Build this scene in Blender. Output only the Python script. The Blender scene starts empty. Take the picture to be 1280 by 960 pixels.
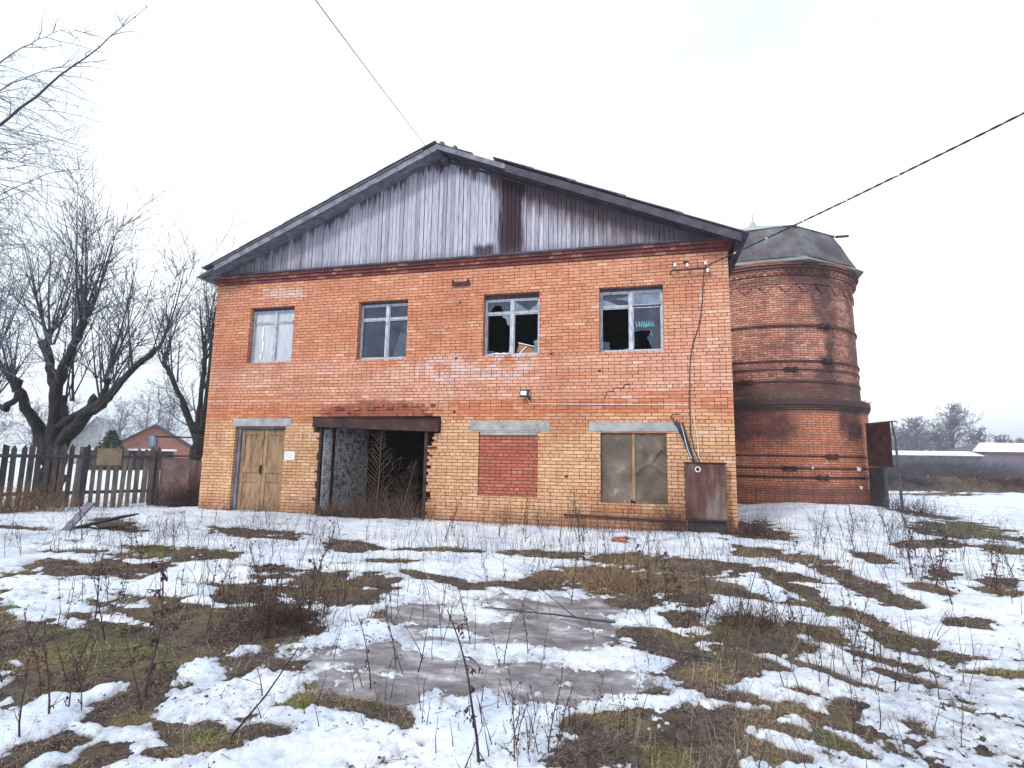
import bpy, math, random
import numpy as np
from mathutils import Vector, Matrix
random.seed(7)
HAZE = 0.0012
R = math.radians
C = bpy.context.scene.collection
scene = bpy.context.scene

# ---------------------------------------------------------------- camera
cam_data = bpy.data.cameras.new('camera')
cam = bpy.data.objects.new('camera', cam_data); C.objects.link(cam)
cam.matrix_world = Matrix(((0.9708893, 0.01646329, 0.23896218, 11.456),
                           (0.2389868, -0.13364471, -0.96178189, -12.183),
                           (0.01610194, 0.99089255, -0.13368873, 1.52),
                           (0, 0, 0, 1)))
cam_data.sensor_width = 36.0
cam_data.lens = 36.0 * 680.0 / 1280.0
cam_data.clip_start = 0.05
cam_data.clip_end = 5000
scene.camera = cam

# ---------------------------------------------------------------- world and sun
SUN_EL, SUN_AZ = 38.0, 205.0          # compass-like azimuth of the sun, in degrees from +Y towards +X
world = bpy.data.worlds.new('World'); scene.world = world
world.use_nodes = True
wn = world.node_tree.nodes; wl = world.node_tree.links
for n in list(wn): wn.remove(n)
w_out = wn.new('ShaderNodeOutputWorld'); w_bg = wn.new('ShaderNodeBackground')
w_sky = wn.new('ShaderNodeTexSky'); w_sky.sky_type = 'NISHITA'; w_sky.sun_disc = False
w_sky.sun_elevation = R(SUN_EL); w_sky.sun_rotation = R(SUN_AZ)
w_sky.air_density = 1.5; w_sky.dust_density = 4.0
w_tc = wn.new('ShaderNodeTexCoord'); w_n = wn.new('ShaderNodeTexNoise')
w_n.inputs['Scale'].default_value = 1.6; w_n.inputs['Detail'].default_value = 5.0
w_map = wn.new('ShaderNodeMapping'); w_map.inputs['Scale'].default_value = (1, 1, 2.5)
w_r = wn.new('ShaderNodeValToRGB')
w_r.color_ramp.elements[0].position = 0.35; w_r.color_ramp.elements[0].color = (7.2, 8.7, 9.9, 1)
w_r.color_ramp.elements[1].position = 0.62; w_r.color_ramp.elements[1].color = (11.6, 11.8, 12.2, 1)
w_mix = wn.new('ShaderNodeMix'); w_mix.data_type = 'RGBA'; w_mix.inputs['Factor'].default_value = 0.93
wl.new(w_tc.outputs['Generated'], w_map.inputs['Vector']); wl.new(w_map.outputs[0], w_n.inputs['Vector'])
wl.new(w_n.outputs['Fac'], w_r.inputs['Fac'])
wl.new(w_sky.outputs[0], w_mix.inputs[6]); wl.new(w_r.outputs[0], w_mix.inputs[7])
wl.new(w_mix.outputs[2], w_bg.inputs['Color']); w_bg.inputs['Strength'].default_value = 0.1
wl.new(w_bg.outputs[0], w_out.inputs['Surface'])

sun_data = bpy.data.lights.new('sun', 'SUN'); sun_data.energy = 2.0; sun_data.angle = R(12)
sun_data.color = (1.0, 0.96, 0.9)
sun = bpy.data.objects.new('sun', sun_data); C.objects.link(sun)
sd = Vector((math.sin(R(SUN_AZ)) * math.cos(R(SUN_EL)), math.cos(R(SUN_AZ)) * math.cos(R(SUN_EL)), math.sin(R(SUN_EL))))
sun.rotation_euler = sd.to_track_quat('Z', 'Y').to_euler()
sun.location = (0, -30, 30)

scene.view_settings.view_transform = 'Standard'
scene.view_settings.look = 'None'
scene.view_settings.exposure = 0.40
scene.view_settings.gamma = 1.0
scene.view_settings.use_curve_mapping = False
try:
    scene.cycles.max_bounces = 6; scene.cycles.diffuse_bounces = 3; scene.cycles.glossy_bounces = 2
    scene.cycles.transparent_max_bounces = 12; scene.cycles.use_denoising = True
    scene.cycles.volume_bounces = 0
except Exception: pass

# ---------------------------------------------------------------- helpers
def tag(o, label=None, cat=None, group=None, kind=None):
    if label: o['label'] = label
    if cat: o['category'] = cat
    if group: o['group'] = group
    if kind: o['kind'] = kind
    return o

def thing(name, label, cat, loc=(0, 0, 0), group=None):
    o = bpy.data.objects.new(name, None); C.objects.link(o)
    o.location = loc; o.empty_display_size = 0.2
    return tag(o, label, cat, group)

def origin_of(p):
    v = Vector((0, 0, 0))
    while p is not None:
        v += Vector(p.location); p = p.parent
    return v

class MB:
    def __init__(s): s.v = []; s.f = []; s.uv = {}; s.t = []
    def quad(s, a, b, c, d, uv=None, t=0.0):
        i = len(s.v); s.v += [a, b, c, d]
        if uv: s.uv[len(s.f)] = uv
        s.f.append((i, i + 1, i + 2, i + 3)); s.t.append(t)
    def poly(s, pts, t=0.0):
        i = len(s.v); s.v += list(pts); s.f.append(tuple(range(i, i + len(pts)))); s.t.append(t)
    def hexa(s, p, t=0.0):
        i = len(s.v); s.v += [tuple(q) for q in p]
        for f in ((0, 3, 2, 1), (4, 5, 6, 7), (0, 1, 5, 4), (1, 2, 6, 5), (2, 3, 7, 6), (3, 0, 4, 7)):
            s.f.append(tuple(i + k for k in f)); s.t.append(t)
        return s
    def box(s, x0, x1, y0, y1, z0, z1, t=0.0):
        return s.hexa([(x0, y0, z0), (x1, y0, z0), (x1, y1, z0), (x0, y1, z0), (x0, y0, z1), (x1, y0, z1), (x1, y1, z1), (x0, y1, z1)], t)
    def obox(s, c, size, rot=(0, 0, 0), t=0.0):
        from mathutils import Euler
        m = Euler(rot).to_matrix(); hx, hy, hz = [q / 2 for q in size]; c = Vector(c)
        pts = [c + m @ Vector(q) for q in ((-hx, -hy, -hz), (hx, -hy, -hz), (hx, hy, -hz), (-hx, hy, -hz), (-hx, -hy, hz), (hx, -hy, hz), (hx, hy, hz), (-hx, hy, hz))]
        return s.hexa(pts, t)
    def bar(s, a, b, w, h, t=0.0, up=(0, 0, 1)):
        a = Vector(a); b = Vector(b); d = (b - a).normalized(); u = Vector(up)
        if abs(d.dot(u)) > .98: u = Vector((0, 1, 0))
        x = d.cross(u).normalized() * w / 2; y = x.cross(d).normalized() * h / 2
        return s.hexa([a - x - y, a + x - y, b + x - y, b - x - y, a - x + y, a + x + y, b + x + y, b - x + y], t)
    def prism(s, pts, y0, y1, t=0.0):          # outline in x,z extruded along y
        n = len(pts); i = len(s.v)
        s.v += [(x, y0, z) for x, z in pts] + [(x, y1, z) for x, z in pts]
        s.f.append(tuple(range(i, i + n))); s.f.append(tuple(range(i + 2 * n - 1, i + n - 1, -1))); s.t += [t, t]
        for k in range(n):
            l = (k + 1) % n
            s.f.append((i + l, i + k, i + n + k, i + n + l)); s.t.append(t)
        return s
    def tube(s, pts, rad, n=4, t=0.0, cap=True):
        pts = [Vector(p) for p in pts]; m = len(pts)
        if not hasattr(rad, '__len__'): rad = [rad] * m
        i0 = len(s.v); x = None
        for k in range(m):
            d = (pts[min(k + 1, m - 1)] - pts[max(k - 1, 0)])
            d = d.normalized() if d.length > 1e-9 else Vector((0, 0, 1))
            if x is None:
                x = d.cross(Vector((0.31, 0.2, 0.93)))
                if x.length < .05: x = d.cross(Vector((1, 0, 0)))
            x = (x - d * x.dot(d)).normalized(); y = d.cross(x)
            for j in range(n):
                a = 2 * math.pi * j / n
                s.v.append(tuple(pts[k] + (x * math.cos(a) + y * math.sin(a)) * rad[k]))
        for k in range(m - 1):
            for j in range(n):
                l = (j + 1) % n
                s.f.append((i0 + k * n + j, i0 + k * n + l, i0 + (k + 1) * n + l, i0 + (k + 1) * n + j)); s.t.append(t)
        if cap and n > 2:
            s.f.append(tuple(i0 + j for j in range(n - 1, -1, -1))); s.f.append(tuple(i0 + (m - 1) * n + j for j in range(n))); s.t += [t, t]
        return s
    def lathe(s, prof, c=(0, 0), n=64, t=0.0, a0=0.0, arc=2 * math.pi):   # prof: (r,z) list, uv in metres
        i0 = len(s.v); m = len(prof); L = 0
        ls = [0]
        for k in range(1, m): ls.append(ls[-1] + math.hypot(prof[k][0] - prof[k - 1][0], prof[k][1] - prof[k - 1][1]))
        for k in range(m):
            for j in range(n + 1):
                a = a0 + arc * j / n
                s.v.append((c[0] + prof[k][0] * math.cos(a), c[1] + prof[k][0] * math.sin(a), prof[k][1]))
        for k in range(m - 1):
            rr = 3.3
            for j in range(n):
                u0 = (a0 + arc * j / n) * rr; u1 = (a0 + arc * (j + 1) / n) * rr
                horizontal = abs(prof[k][1] - prof[k + 1][1]) < 1e-4
                v0 = prof[k][1]; v1 = prof[k + 1][1] if not horizontal else prof[k][1] + ls[k + 1] - ls[k]
                s.uv[len(s.f)] = [(u0, v0), (u1, v0), (u1, v1), (u0, v1)]
                b = i0 + k * (n + 1) + j; e = b + n + 1
                s.f.append((b, b + 1, e + 1, e)); s.t.append(t)
        return s
    def build(s, name, m, parent=None, smooth=False, bevel=0.0, merge=False):
        o0 = origin_of(parent)
        me = bpy.data.meshes.new(name)
        vs = [(q[0] - o0.x, q[1] - o0.y, q[2] - o0.z) for q in s.v]
        me.from_pydata(vs, [], s.f)
        uvl = me.uv_layers.new(name='UVMap')
        co = np.array(vs, dtype=np.float64).reshape(-1, 3); co = co + np.array([o0.x, o0.y, o0.z])
        nl = len(me.loops); li = np.empty(nl, dtype=np.int32); me.loops.foreach_get('vertex_index', li)
        npoly = len(me.polygons); tot = np.empty(npoly, dtype=np.int32); me.polygons.foreach_get('loop_total', tot)
        nor = np.empty(npoly * 3, dtype=np.float32); me.polygons.foreach_get('normal', nor); nor = np.abs(nor.reshape(-1, 3))
        ln = np.repeat(nor, tot, axis=0); p = co[li]
        ax = ln.argmax(axis=1)
        u = np.where(ax == 0, p[:, 1], p[:, 0]); v = np.where(ax == 2, p[:, 1], p[:, 2])
        uv = np.stack([u, v], 1)
        if s.uv:
            st = np.concatenate([[0], np.cumsum(tot)])
            for fi, q in s.uv.items():
                for k in range(len(q)): uv[st[fi] + k] = q[k]
        uvl.data.foreach_set('uv', uv.astype(np.float32).ravel())
        at = me.attributes.new('tint', 'FLOAT', 'FACE'); at.data.foreach_set('value', np.array(s.t, dtype=np.float32))
        me.materials.append(m)
        if smooth: me.polygons.foreach_set('use_smooth', [True] * npoly)
        me.update()
        o = bpy.data.objects.new(name, me); C.objects.link(o)
        if parent is not None: o.parent = parent
        if bevel > 0:
            b = o.modifiers.new('bevel', 'BEVEL'); b.width = bevel; b.segments = 1; b.limit_method = 'ANGLE'; b.angle_limit = R(50)
        return o

# ---------------------------------------------------------------- numpy noise
def _hash(ix, iy, seed):
    h = (ix.astype(np.int64) * 374761393 + iy.astype(np.int64) * 668265263 + seed * 1442695041) & 0x7fffffff
    h = ((h ^ (h >> 13)) * 1274126177) & 0x7fffffff
    return ((h ^ (h >> 16)) & 0xffff) / 65535.0
def vnoise(x, y, seed=0):
    ix = np.floor(x); iy = np.floor(y); fx = x - ix; fy = y - iy
    fx = fx * fx * fx * (fx * (fx * 6 - 15) + 10); fy = fy * fy * fy * (fy * (fy * 6 - 15) + 10)
    a = _hash(ix, iy, seed); b = _hash(ix + 1, iy, seed); c = _hash(ix, iy + 1, seed); d = _hash(ix + 1, iy + 1, seed)
    return (a * (1 - fx) + b * fx) * (1 - fy) + (c * (1 - fx) + d * fx) * fy - 0.5
def fbm(x, y, sc, oc=4, seed=0, gain=0.5):
    r = 0; amp = 1.0; tot = 0
    for k in range(oc):
        ca, sa = math.cos(k * 1.3 + .4), math.sin(k * 1.3 + .4)
        r = r + amp * vnoise((x * ca - y * sa) * sc + 17.3 * k + 100, (x * sa + y * ca) * sc + 9.1 * k + 100, seed + k)
        tot += amp * .5; amp *= gain; sc *= 2.03
    return r / tot

# ---------------------------------------------------------------- material helper
class NT:
    def __init__(s, name):
        s.m = bpy.data.materials.new(name); s.m.use_nodes = True
        s.n = s.m.node_tree.nodes; s.l = s.m.node_tree.links
        for q in list(s.n): s.n.remove(q)
        s.out = s.n.new('ShaderNodeOutputMaterial'); s.b = s.n.new('ShaderNodeBsdfPrincipled')
        s.l.new(s.b.outputs[0], s.out.inputs[0])
        s.tc = s.n.new('ShaderNodeTexCoord')
    def put(s, sock, v):
        if isinstance(v, bpy.types.NodeSocket): s.l.new(v, sock)
        elif v is not None:
            if hasattr(v, '__len__') and len(v) == 3 and sock.type == 'RGBA': v = (*v, 1)
            sock.default_value = v
    def coord(s, kind='Object', scale=(1, 1, 1), loc=(0, 0, 0), rot=(0, 0, 0)):
        mp = s.n.new('ShaderNodeMapping'); s.l.new(s.tc.outputs[kind], mp.inputs[0])
        mp.inputs['Scale'].default_value = scale; mp.inputs['Location'].default_value = loc; mp.inputs['Rotation'].default_value = rot
        return mp.outputs[0]
    def noise(s, sc=1, detail=4, rough=.55, vec=None, dist=0.0):
        q = s.n.new('ShaderNodeTexNoise'); q.inputs['Scale'].default_value = sc; q.inputs['Detail'].default_value = detail
        q.inputs['Roughness'].default_value = rough; q.inputs['Distortion'].default_value = dist
        s.l.new(vec if vec is not None else s.tc.outputs['Object'], q.inputs['Vector']); return q.outputs['Fac']
    def ramp(s, fac, stops, interp='LINEAR'):
        q = s.n.new('ShaderNodeValToRGB'); cr = q.color_ramp; cr.interpolation = interp
        while len(cr.elements) < len(stops): cr.elements.new(0.5)
        for e, (p, c) in zip(cr.elements, stops):
            e.position = p; e.color = (c, c, c, 1) if not hasattr(c, '__len__') else (*c, 1)
        s.put(q.inputs[0], fac); return q.outputs[0]
    def mix(s, fac, a, b, mode='MIX'):
        q = s.n.new('ShaderNodeMix'); q.data_type = 'RGBA'; q.blend_type = mode
        s.put(q.inputs['Factor'], fac); s.put(q.inputs[6], a); s.put(q.inputs[7], b); return q.outputs[2]
    def math(s, op, a, b=None, c=None, clamp=False):
        q = s.n.new('ShaderNodeMath'); q.operation = op; q.use_clamp = clamp
        s.put(q.inputs[0], a)
        if b is not None: s.put(q.inputs[1], b)
        if c is not None: s.put(q.inputs[2], c)
        return q.outputs[0]
    def sep(s, vec):
        q = s.n.new('ShaderNodeSeparateXYZ'); s.l.new(vec, q.inputs[0]); return q.outputs
    def comb(s, x, y, z=0.0):
        q = s.n.new('ShaderNodeCombineXYZ'); s.put(q.inputs[0], x); s.put(q.inputs[1], y); s.put(q.inputs[2], z); return q.outputs[0]
    def attr(s, name):
        q = s.n.new('ShaderNodeAttribute'); q.attribute_name = name; return q.outputs['Fac']
    def smooth(s, x, a, b):
        q = s.n.new('ShaderNodeMapRange'); q.interpolation_type = 'SMOOTHSTEP'
        s.put(q.inputs[0], x); q.inputs[1].default_value = a; q.inputs[2].default_value = b; return q.outputs[0]
    def bump(s, h, strength=.5, dist=.01, nrm=None):
        q = s.n.new('ShaderNodeBump'); q.inputs['Strength'].default_value = strength; q.inputs['Distance'].default_value = dist
        s.put(q.inputs['Height'], h)
        if nrm is not None: s.l.new(nrm, q.inputs['Normal'])
        s.l.new(q.outputs[0], s.b.inputs['Normal']); return q.outputs[0]
    def done(s, col=None, rough=.85, spec=.3, metal=0.0, alpha=None):
        s.put(s.b.inputs['Base Color'], col); s.put(s.b.inputs['Roughness'], rough); s.put(s.b.inputs['Metallic'], metal)
        s.put(s.b.inputs['Specular IOR Level'], spec)
        if alpha is not None: s.put(s.b.inputs['Alpha'], alpha)
        return s.m

def brick_base(t, pal, mortar, uvs=(1, 1, 1), msize=.007, squash_f=5, fade=None):
    """running bond of 250 x 65 mm bricks; pal = ramp stops for the tint of each single brick"""
    uv = t.coord('UV', scale=uvs)
    wob = t.noise(1.3, 2, .5, uv); wob2 = t.math('MULTIPLY', t.math('SUBTRACT', wob, .5), .02)
    xyz = t.sep(uv); v2 = t.comb(xyz[0], t.math('ADD', xyz[1], wob2), 0.0)
    fine = t.n.new('ShaderNodeTexNoise'); fine.inputs['Scale'].default_value = 22; fine.inputs['Detail'].default_value = 2
    t.l.new(uv, fine.inputs['Vector'])
    vm = t.n.new('ShaderNodeVectorMath'); vm.operation = 'MULTIPLY_ADD'; t.l.new(fine.outputs['Color'], vm.inputs[0])
    vm.inputs[1].default_value = (.013, .012, 0); t.l.new(v2, vm.inputs[2]); v2 = vm.outputs[0]
    b = t.n.new('ShaderNodeTexBrick'); t.l.new(v2, b.inputs['Vector'])
    b.offset = .5; b.offset_frequency = 2; b.squash = .5; b.squash_frequency = squash_f
    b.inputs['Color1'].default_value = (0, 0, 0, 1); b.inputs['Color2'].default_value = (1, 1, 1, 1); b.inputs['Mortar'].default_value = (.5, .5, .5, 1)
    b.inputs['Scale'].default_value = 1.0; b.inputs['Mortar Size'].default_value = msize; b.inputs['Mortar Smooth'].default_value = .35
    b.inputs['Brick Width'].default_value = .26; b.inputs['Row Height'].default_value = .077
    col = t.ramp(b.outputs['Color'], pal)
    # tone of whole courses
    row = t.math('FLOOR', t.math('DIVIDE', xyz[1], .077))
    wn_ = t.n.new('ShaderNodeTexWhiteNoise'); wn_.noise_dimensions = '2D'
    t.l.new(t.comb(t.math('FLOOR', t.math('DIVIDE', xyz[0], 2.3)), row), wn_.inputs['Vector'])
    return b, col, wn_.outputs['Value'], xyz

def m_facade():
    t = NT('orange_brick')
    b, col, rown, xyz = brick_base(t, [(0, (.44, .165, .095)), (.15, (.56, .245, .145)), (.4, (.53, .22, .125)), (.65, (.60, .29, .18)), (.82, (.48, .17, .095)), (.95, (.58, .27, .17)), (1, (.63, .38, .29))], None, msize=.0075)
    o = t.sep(t.tc.outputs['Object']); X, Z = o[0], o[2]
    lown = t.noise(.5, 3); zz = t.math('ADD', Z, t.math('MULTIPLY', t.math('SUBTRACT', rown, .5), .32))
    # the lower storey is laid in a paler yellow brick, a belt of redder courses above it, mixed courses higher up
    pale = t.ramp(b.outputs['Color'], [(0, (.50, .275, .145)), (.35, (.62, .37, .21)), (.6, (.55, .315, .17)), (.85, (.66, .43, .28)), (1, (.48, .22, .11))])
    red = t.ramp(b.outputs['Color'], [(0, (.44, .14, .075)), (.5, (.53, .19, .10)), (.8, (.59, .27, .16)), (1, (.42, .12, .06))])
    peach = t.ramp(b.outputs['Color'], [(0, (.54, .24, .16)), (.4, (.64, .34, .25)), (.7, (.58, .27, .18)), (1, (.67, .43, .36))])
    f_pale = t.smooth(t.math('ADD', zz, t.math('MULTIPLY', t.math('SUBTRACT', t.noise(1.5, 4, .65), .5), .5)), 2.56, 2.22)
    f_red = t.math('MULTIPLY', t.smooth(zz, 2.2, 2.4), t.smooth(zz, 3.0, 2.72))
    f_mid = t.math('MULTIPLY', t.smooth(zz, 2.75, 3.0), t.smooth(zz, 4.1, 3.7))
    f_mid = t.math('MULTIPLY', f_mid, t.ramp(t.math('ADD', t.math('MULTIPLY', rown, .6), t.math('MULTIPLY', lown, .6)), [(.4, 0), (.62, 1)]))
    right = t.smooth(X, 9.4, 13.0)
    col = t.mix(f_mid, col, peach)
    col = t.mix(t.math('MULTIPLY', right, .55), col, peach)
    col = t.mix(f_red, col, red)
    col = t.mix(f_pale, col, pale)
    # individual pale bricks, blotchy fading
    bl = t.noise(1.1, 5, .6)
    col = t.mix(t.ramp(bl, [(.55, 0), (.75, .3)]), col, (.60, .36, .24))
    col = t.mix(t.ramp(t.noise(.8, 4, .6, t.coord(loc=(4, 2, 1))), [(.46, 0), (.68, .6)]), col, (.40, .13, .07))
    # efflorescence where a sign once hung
    def spot(cx, cz, rx, rz):
        dx = t.math('DIVIDE', t.math('SUBTRACT', X, cx), rx); dz = t.math('DIVIDE', t.math('SUBTRACT', Z, cz), rz)
        d = t.math('SQRT', t.math('ADD', t.math('MULTIPLY', dx, dx), t.math('MULTIPLY', dz, dz)))
        return t.math('ADD', d, t.math('MULTIPLY', t.math('SUBTRACT', t.noise(2.6, 4, .65), .5), 1.5))
    e1 = t.math('SUBTRACT', t.smooth(spot(6.75, 3.62, .75, .42), 1.0, .65), t.smooth(spot(6.72, 3.6, .33, .2), .9, .6), clamp=True)
    e2 = t.math('SUBTRACT', t.smooth(spot(8.35, 3.7, .62, .42), 1.0, .7), t.smooth(spot(8.35, 3.68, .3, .22), 1.0, .7), clamp=True)
    e3 = t.smooth(spot(7.6, 3.45, .9, .18), 1.0, .6)
    e = t.math('MAXIMUM', e1, t.math('MAXIMUM', e2, t.math('MULTIPLY', e3, .6)))
    col = t.mix(t.math('MULTIPLY', e, t.math('ADD', t.math('MULTIPLY', b.outputs['Color'], .5), .28)), col, (.62, .50, .52))
    e5 = t.smooth(spot(2.1, 5.75, .8, .18), 1.0, .4)
    col = t.mix(t.math('MULTIPLY', e5, .6), col, (.62, .52, .5))
    # dark flaking masonry above the steel garage lintel, stains under sills
    g = t.smooth(spot(5.0, 2.55, 1.75, .38), 1.05, .6)
    col = t.mix(t.math('MULTIPLY', g, .8), col, (.23, .065, .04))
    for (cx, cz, rx, rz, a) in ((1.7, 2.2, .9, .25, .5), (5.0, 2.25, .8, .12, .5), (11.2, 2.1, .7, .25, .5), (11.3, .35, .9, .2, .5), (1.6, 3.95, .9, .8, .35)):
        col = t.mix(t.math('MULTIPLY', t.smooth(spot(cx, cz + (0.0 if cz < 2.15 else .0), rx, rz), 1.0, .4), a * .7), col, (.33, .12, .07))
    # rising damp and soil splash at the foot
    damp = t.smooth(t.math('ADD', Z, t.math('MULTIPLY', t.math('SUBTRACT', t.noise(1.7, 5, .65), .5), .9)), .5, .02)
    col = t.mix(t.math('MULTIPLY', damp, .72), col, (.28, .13, .075))
    streak = t.noise(3.0, 5, .65, t.coord(scale=(2.6, 2.6, .3)))
    col = t.mix(t.ramp(streak, [(.52, 0), (.74, .5)]), col, (.25, .10, .06))
    fine = t.noise(60, 4, .7); col = t.mix(.35, col, t.ramp(fine, [(.3, .25), (.7, .85)]), 'OVERLAY')
    mort = t.ramp(t.noise(3.5, 4, .65), [(.3, (.04, .018, .014)), (.48, (.10, .05, .038)), (.62, (.26, .15, .11)), (.75, (.36, .22, .17))])
    gap = t.math('ADD', b.outputs['Fac'], t.math('MULTIPLY', t.math('SUBTRACT', t.noise(5, 5, .7), .5), 1.2))
    gap = t.math('MULTIPLY', t.smooth(gap, .25, .75), t.smooth(b.outputs['Fac'], .0, .3))
    blot = t.ramp(t.noise(30, 5, .75), [(.60, 0), (.72, .55)])
    col = t.mix(blot, col, (.20, .075, .05))
    col = t.mix(gap, col, mort)
    h = t.math('SUBTRACT', t.math('MULTIPLY', fine, .25), b.outputs['Fac'])
    h = t.math('ADD', h, t.math('MULTIPLY', b.outputs['Color'], .25))
    t.bump(h, .85, .012)
    return t.done(col, .9, .2)

def m_brick(name, pal, mort, stain=(.05, .03, .03), amt=.5, msize=.007, sc=1.0, obj_stain=None, bumpd=.012, uvs=(1, 1, 1)):
    t = NT(name)
    b, col, rown, xyz = brick_base(t, pal, None, uvs=uvs, msize=msize)
    col = t.mix(t.ramp(t.noise(.9 * sc, 5, .62), [(.42, 0), (.7, amt)]), col, stain)
    if obj_stain: col = obj_stain(t, col)
    fine = t.noise(50, 4, .7); col = t.mix(.35, col, t.ramp(fine, [(.3, .25), (.7, .85)]), 'OVERLAY')
    gap = t.math('ADD', b.outputs['Fac'], t.math('MULTIPLY', t.math('SUBTRACT', t.noise(9, 3), .5), .6))
    col = t.mix(t.smooth(gap, .25, .75), col, mort)
    h = t.math('SUBTRACT', t.math('MULTIPLY', fine, .3), b.outputs['Fac'])
    t.bump(h, .8, bumpd)
    return t.done(col, .92, .15)

def m_rough(name, stops, sc=3, detail=6, scale=(1, 1, 1), rough=.85, bstr=.4, bd=.01, metal=0.0, spec=.3, tint=None, fine=40):
    t = NT(name); v = t.coord(scale=scale)
    col = t.ramp(t.noise(sc, detail, .62, v), stops)
    if tint:
        col = t.mix(1.0, col, t.ramp(t.attr('tint'), [(0, tint[0]), (1, tint[1])]), 'MULTIPLY')
    f = t.noise(fine, 4, .65, v)
    col = t.mix(.3, col, t.ramp(f, [(.3, .3), (.7, .75)]), 'OVERLAY')
    t.bump(t.math('ADD', f, t.noise(sc * 2, 4, .6, v)), bstr, bd)
    return t.done(col, rough, spec, metal)

# ---------------------------------------------------------------- materials
M = {}
M['facade'] = m_facade()
redpal = [(0, (.30, .09, .055)), (.3, (.37, .115, .07)), (.55, (.27, .075, .05)), (.8, (.42, .15, .09)), (1, (.22, .06, .045))]
M['infill'] = m_brick('old_red_brick', [(0, (.36, .10, .065)), (.4, (.42, .125, .08)), (.7, (.34, .09, .06)), (1, (.47, .18, .13))], (.10, .045, .035), amt=.4, stain=(.2, .06, .05), msize=.010)
M['cornice'] = m_brick('dark_red_cornice_brick', [(0, (.17, .045, .045)), (.4, (.24, .07, .06)), (.7, (.19, .05, .05)), (1, (.40, .19, .16))], (.05, .025, .025), amt=.5)
def peel(t, col):
    n = t.noise(6, 7, .75)
    col = t.mix(t.ramp(n, [(.50, 0), (.56, .9)]), col, (.13, .12, .14))
    return t.mix(t.ramp(t.noise(2.2, 5, .7, t.coord(loc=(3, 3, 3))), [(.55, 0), (.66, .8)]), col, (.16, .06, .045))
M['whitewash'] = m_brick('whitewashed_brick', [(0, (.84, .84, .90)), (.5, (.93, .93, .97)), (1, (.74, .73, .80))], (.42, .41, .45), stain=(.2, .19, .22), amt=.4, obj_stain=peel)
def b_tint(t): return t.ramp(t.noise(9, 3, .7), [(.35, 0), (.65, 1)])
def tower_stain(t, col):
    o = t.sep(t.tc.outputs['Object']); z = o[2]
    ang = t.math('ARCTAN2', o[1], o[0])       # about -74 deg faces the yard
    n1 = t.noise(.9, 5, .62); n1c = t.math('MULTIPLY', t.math('SUBTRACT', n1, .5), 1.0)
    col = t.mix(t.math('MULTIPLY', t.smooth(z, 3.4, 2.8), t.ramp(n1, [(.3, .7), (.7, .3)])), col, t.mix(b_tint(t), (.50, .14, .062), (.72, .26, .13)))
    # vertical run-off stains
    def run(a, w, z0, z1, k):
        d = t.math('ABSOLUTE', t.math('ADD', t.math('SUBTRACT', ang, a), t.math('MULTIPLY', n1c, .8)))
        f = t.smooth(d, w * 1.25, w * .1)
        zz = t.math('ADD', z, t.math('MULTIPLY', n1c, 1.6))
        f = t.math('MULTIPLY', f, t.math('MULTIPLY', t.smooth(zz, z0 - .1, z0 + .7), t.smooth(zz, z1, z1 - .3)))
        return t.math('MULTIPLY', f, k, clamp=True)
    sep_ = t.math('MULTIPLY', t.ramp(t.noise(1.6, 5, .65), [(.35, .55), (.6, 1)]), 1.0)
    for a in ((-1.80, .46, 1.9, 3.6, 1.5), (-2.4, .5, 1.8, 3.6, 1.3), (-.86, .24, 1.9, 3.6, 1.4), (-1.04, .15, 3.5, 8.2, 1.1), (-.62, .16, 3.5, 8.2, .7), (-1.25, .3, 7.0, 8.2, 1.0), (-2.1, .3, 3.5, 4.3, 1.0), (-1.5, .1, 3.5, 6.0, .4), (-1.0, .5, -.3, .9, .6)):
        col = t.mix(t.math('MULTIPLY', run(*a), sep_), col, (.055, .03, .04))
    # soot and moss along the ledge, the hoops and the foot
    for (zc, w, k) in ((3.40, .42, 1.0), (3.85, .3, .75), (.62, .22, .5), (5.95, .10, .4), (4.1, .12, .45), (7.45, .15, .55), (7.9, .2, .6), (.15, .35, .45), (1.05, .10, .4), (1.34, .1, .3), (1.72, .08, .3)):
        d = t.math('ABSOLUTE', t.math('SUBTRACT', z, zc)); d = t.math('ADD', d, t.math('MULTIPLY', n1c, .25))
        col = t.mix(t.math('MULTIPLY', t.smooth(d, w, w * .3), k), col, (.06, .04, .045))
    md = t.math('ABSOLUTE', t.math('SUBTRACT', z, 3.66))
    mo = t.math('MULTIPLY', t.smooth(md, .17, .04), t.ramp(t.noise(4, 4), [(.42, 0), (.6, .85)]))
    col = t.mix(mo, col, (.10, .11, .055))
    rain = t.noise(2.5, 4, .6, t.coord(scale=(2.5, 2.5, .2)))
    col = t.mix(t.ramp(rain, [(.5, 0), (.72, .45)]), col, (.10, .05, .05))
    # deeper red lower down, ruddy light patches
    return col
M['tower'] = m_brick('tower_brick', [(0, (.42, .175, .125)), (.3, (.54, .25, .18)), (.55, (.36, .14, .10)), (.8, (.60, .33, .25)), (1, (.25, .095, .075))], (.10, .05, .045), amt=.5, msize=.010, obj_stain=tower_stain, bumpd=.02)
M['far_brick'] = m_brick('far_red_brick', [(0, (.30, .12, .09)), (.5, (.38, .16, .12)), (1, (.26, .10, .08))], (.30, .22, .2), amt=.3)

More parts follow.
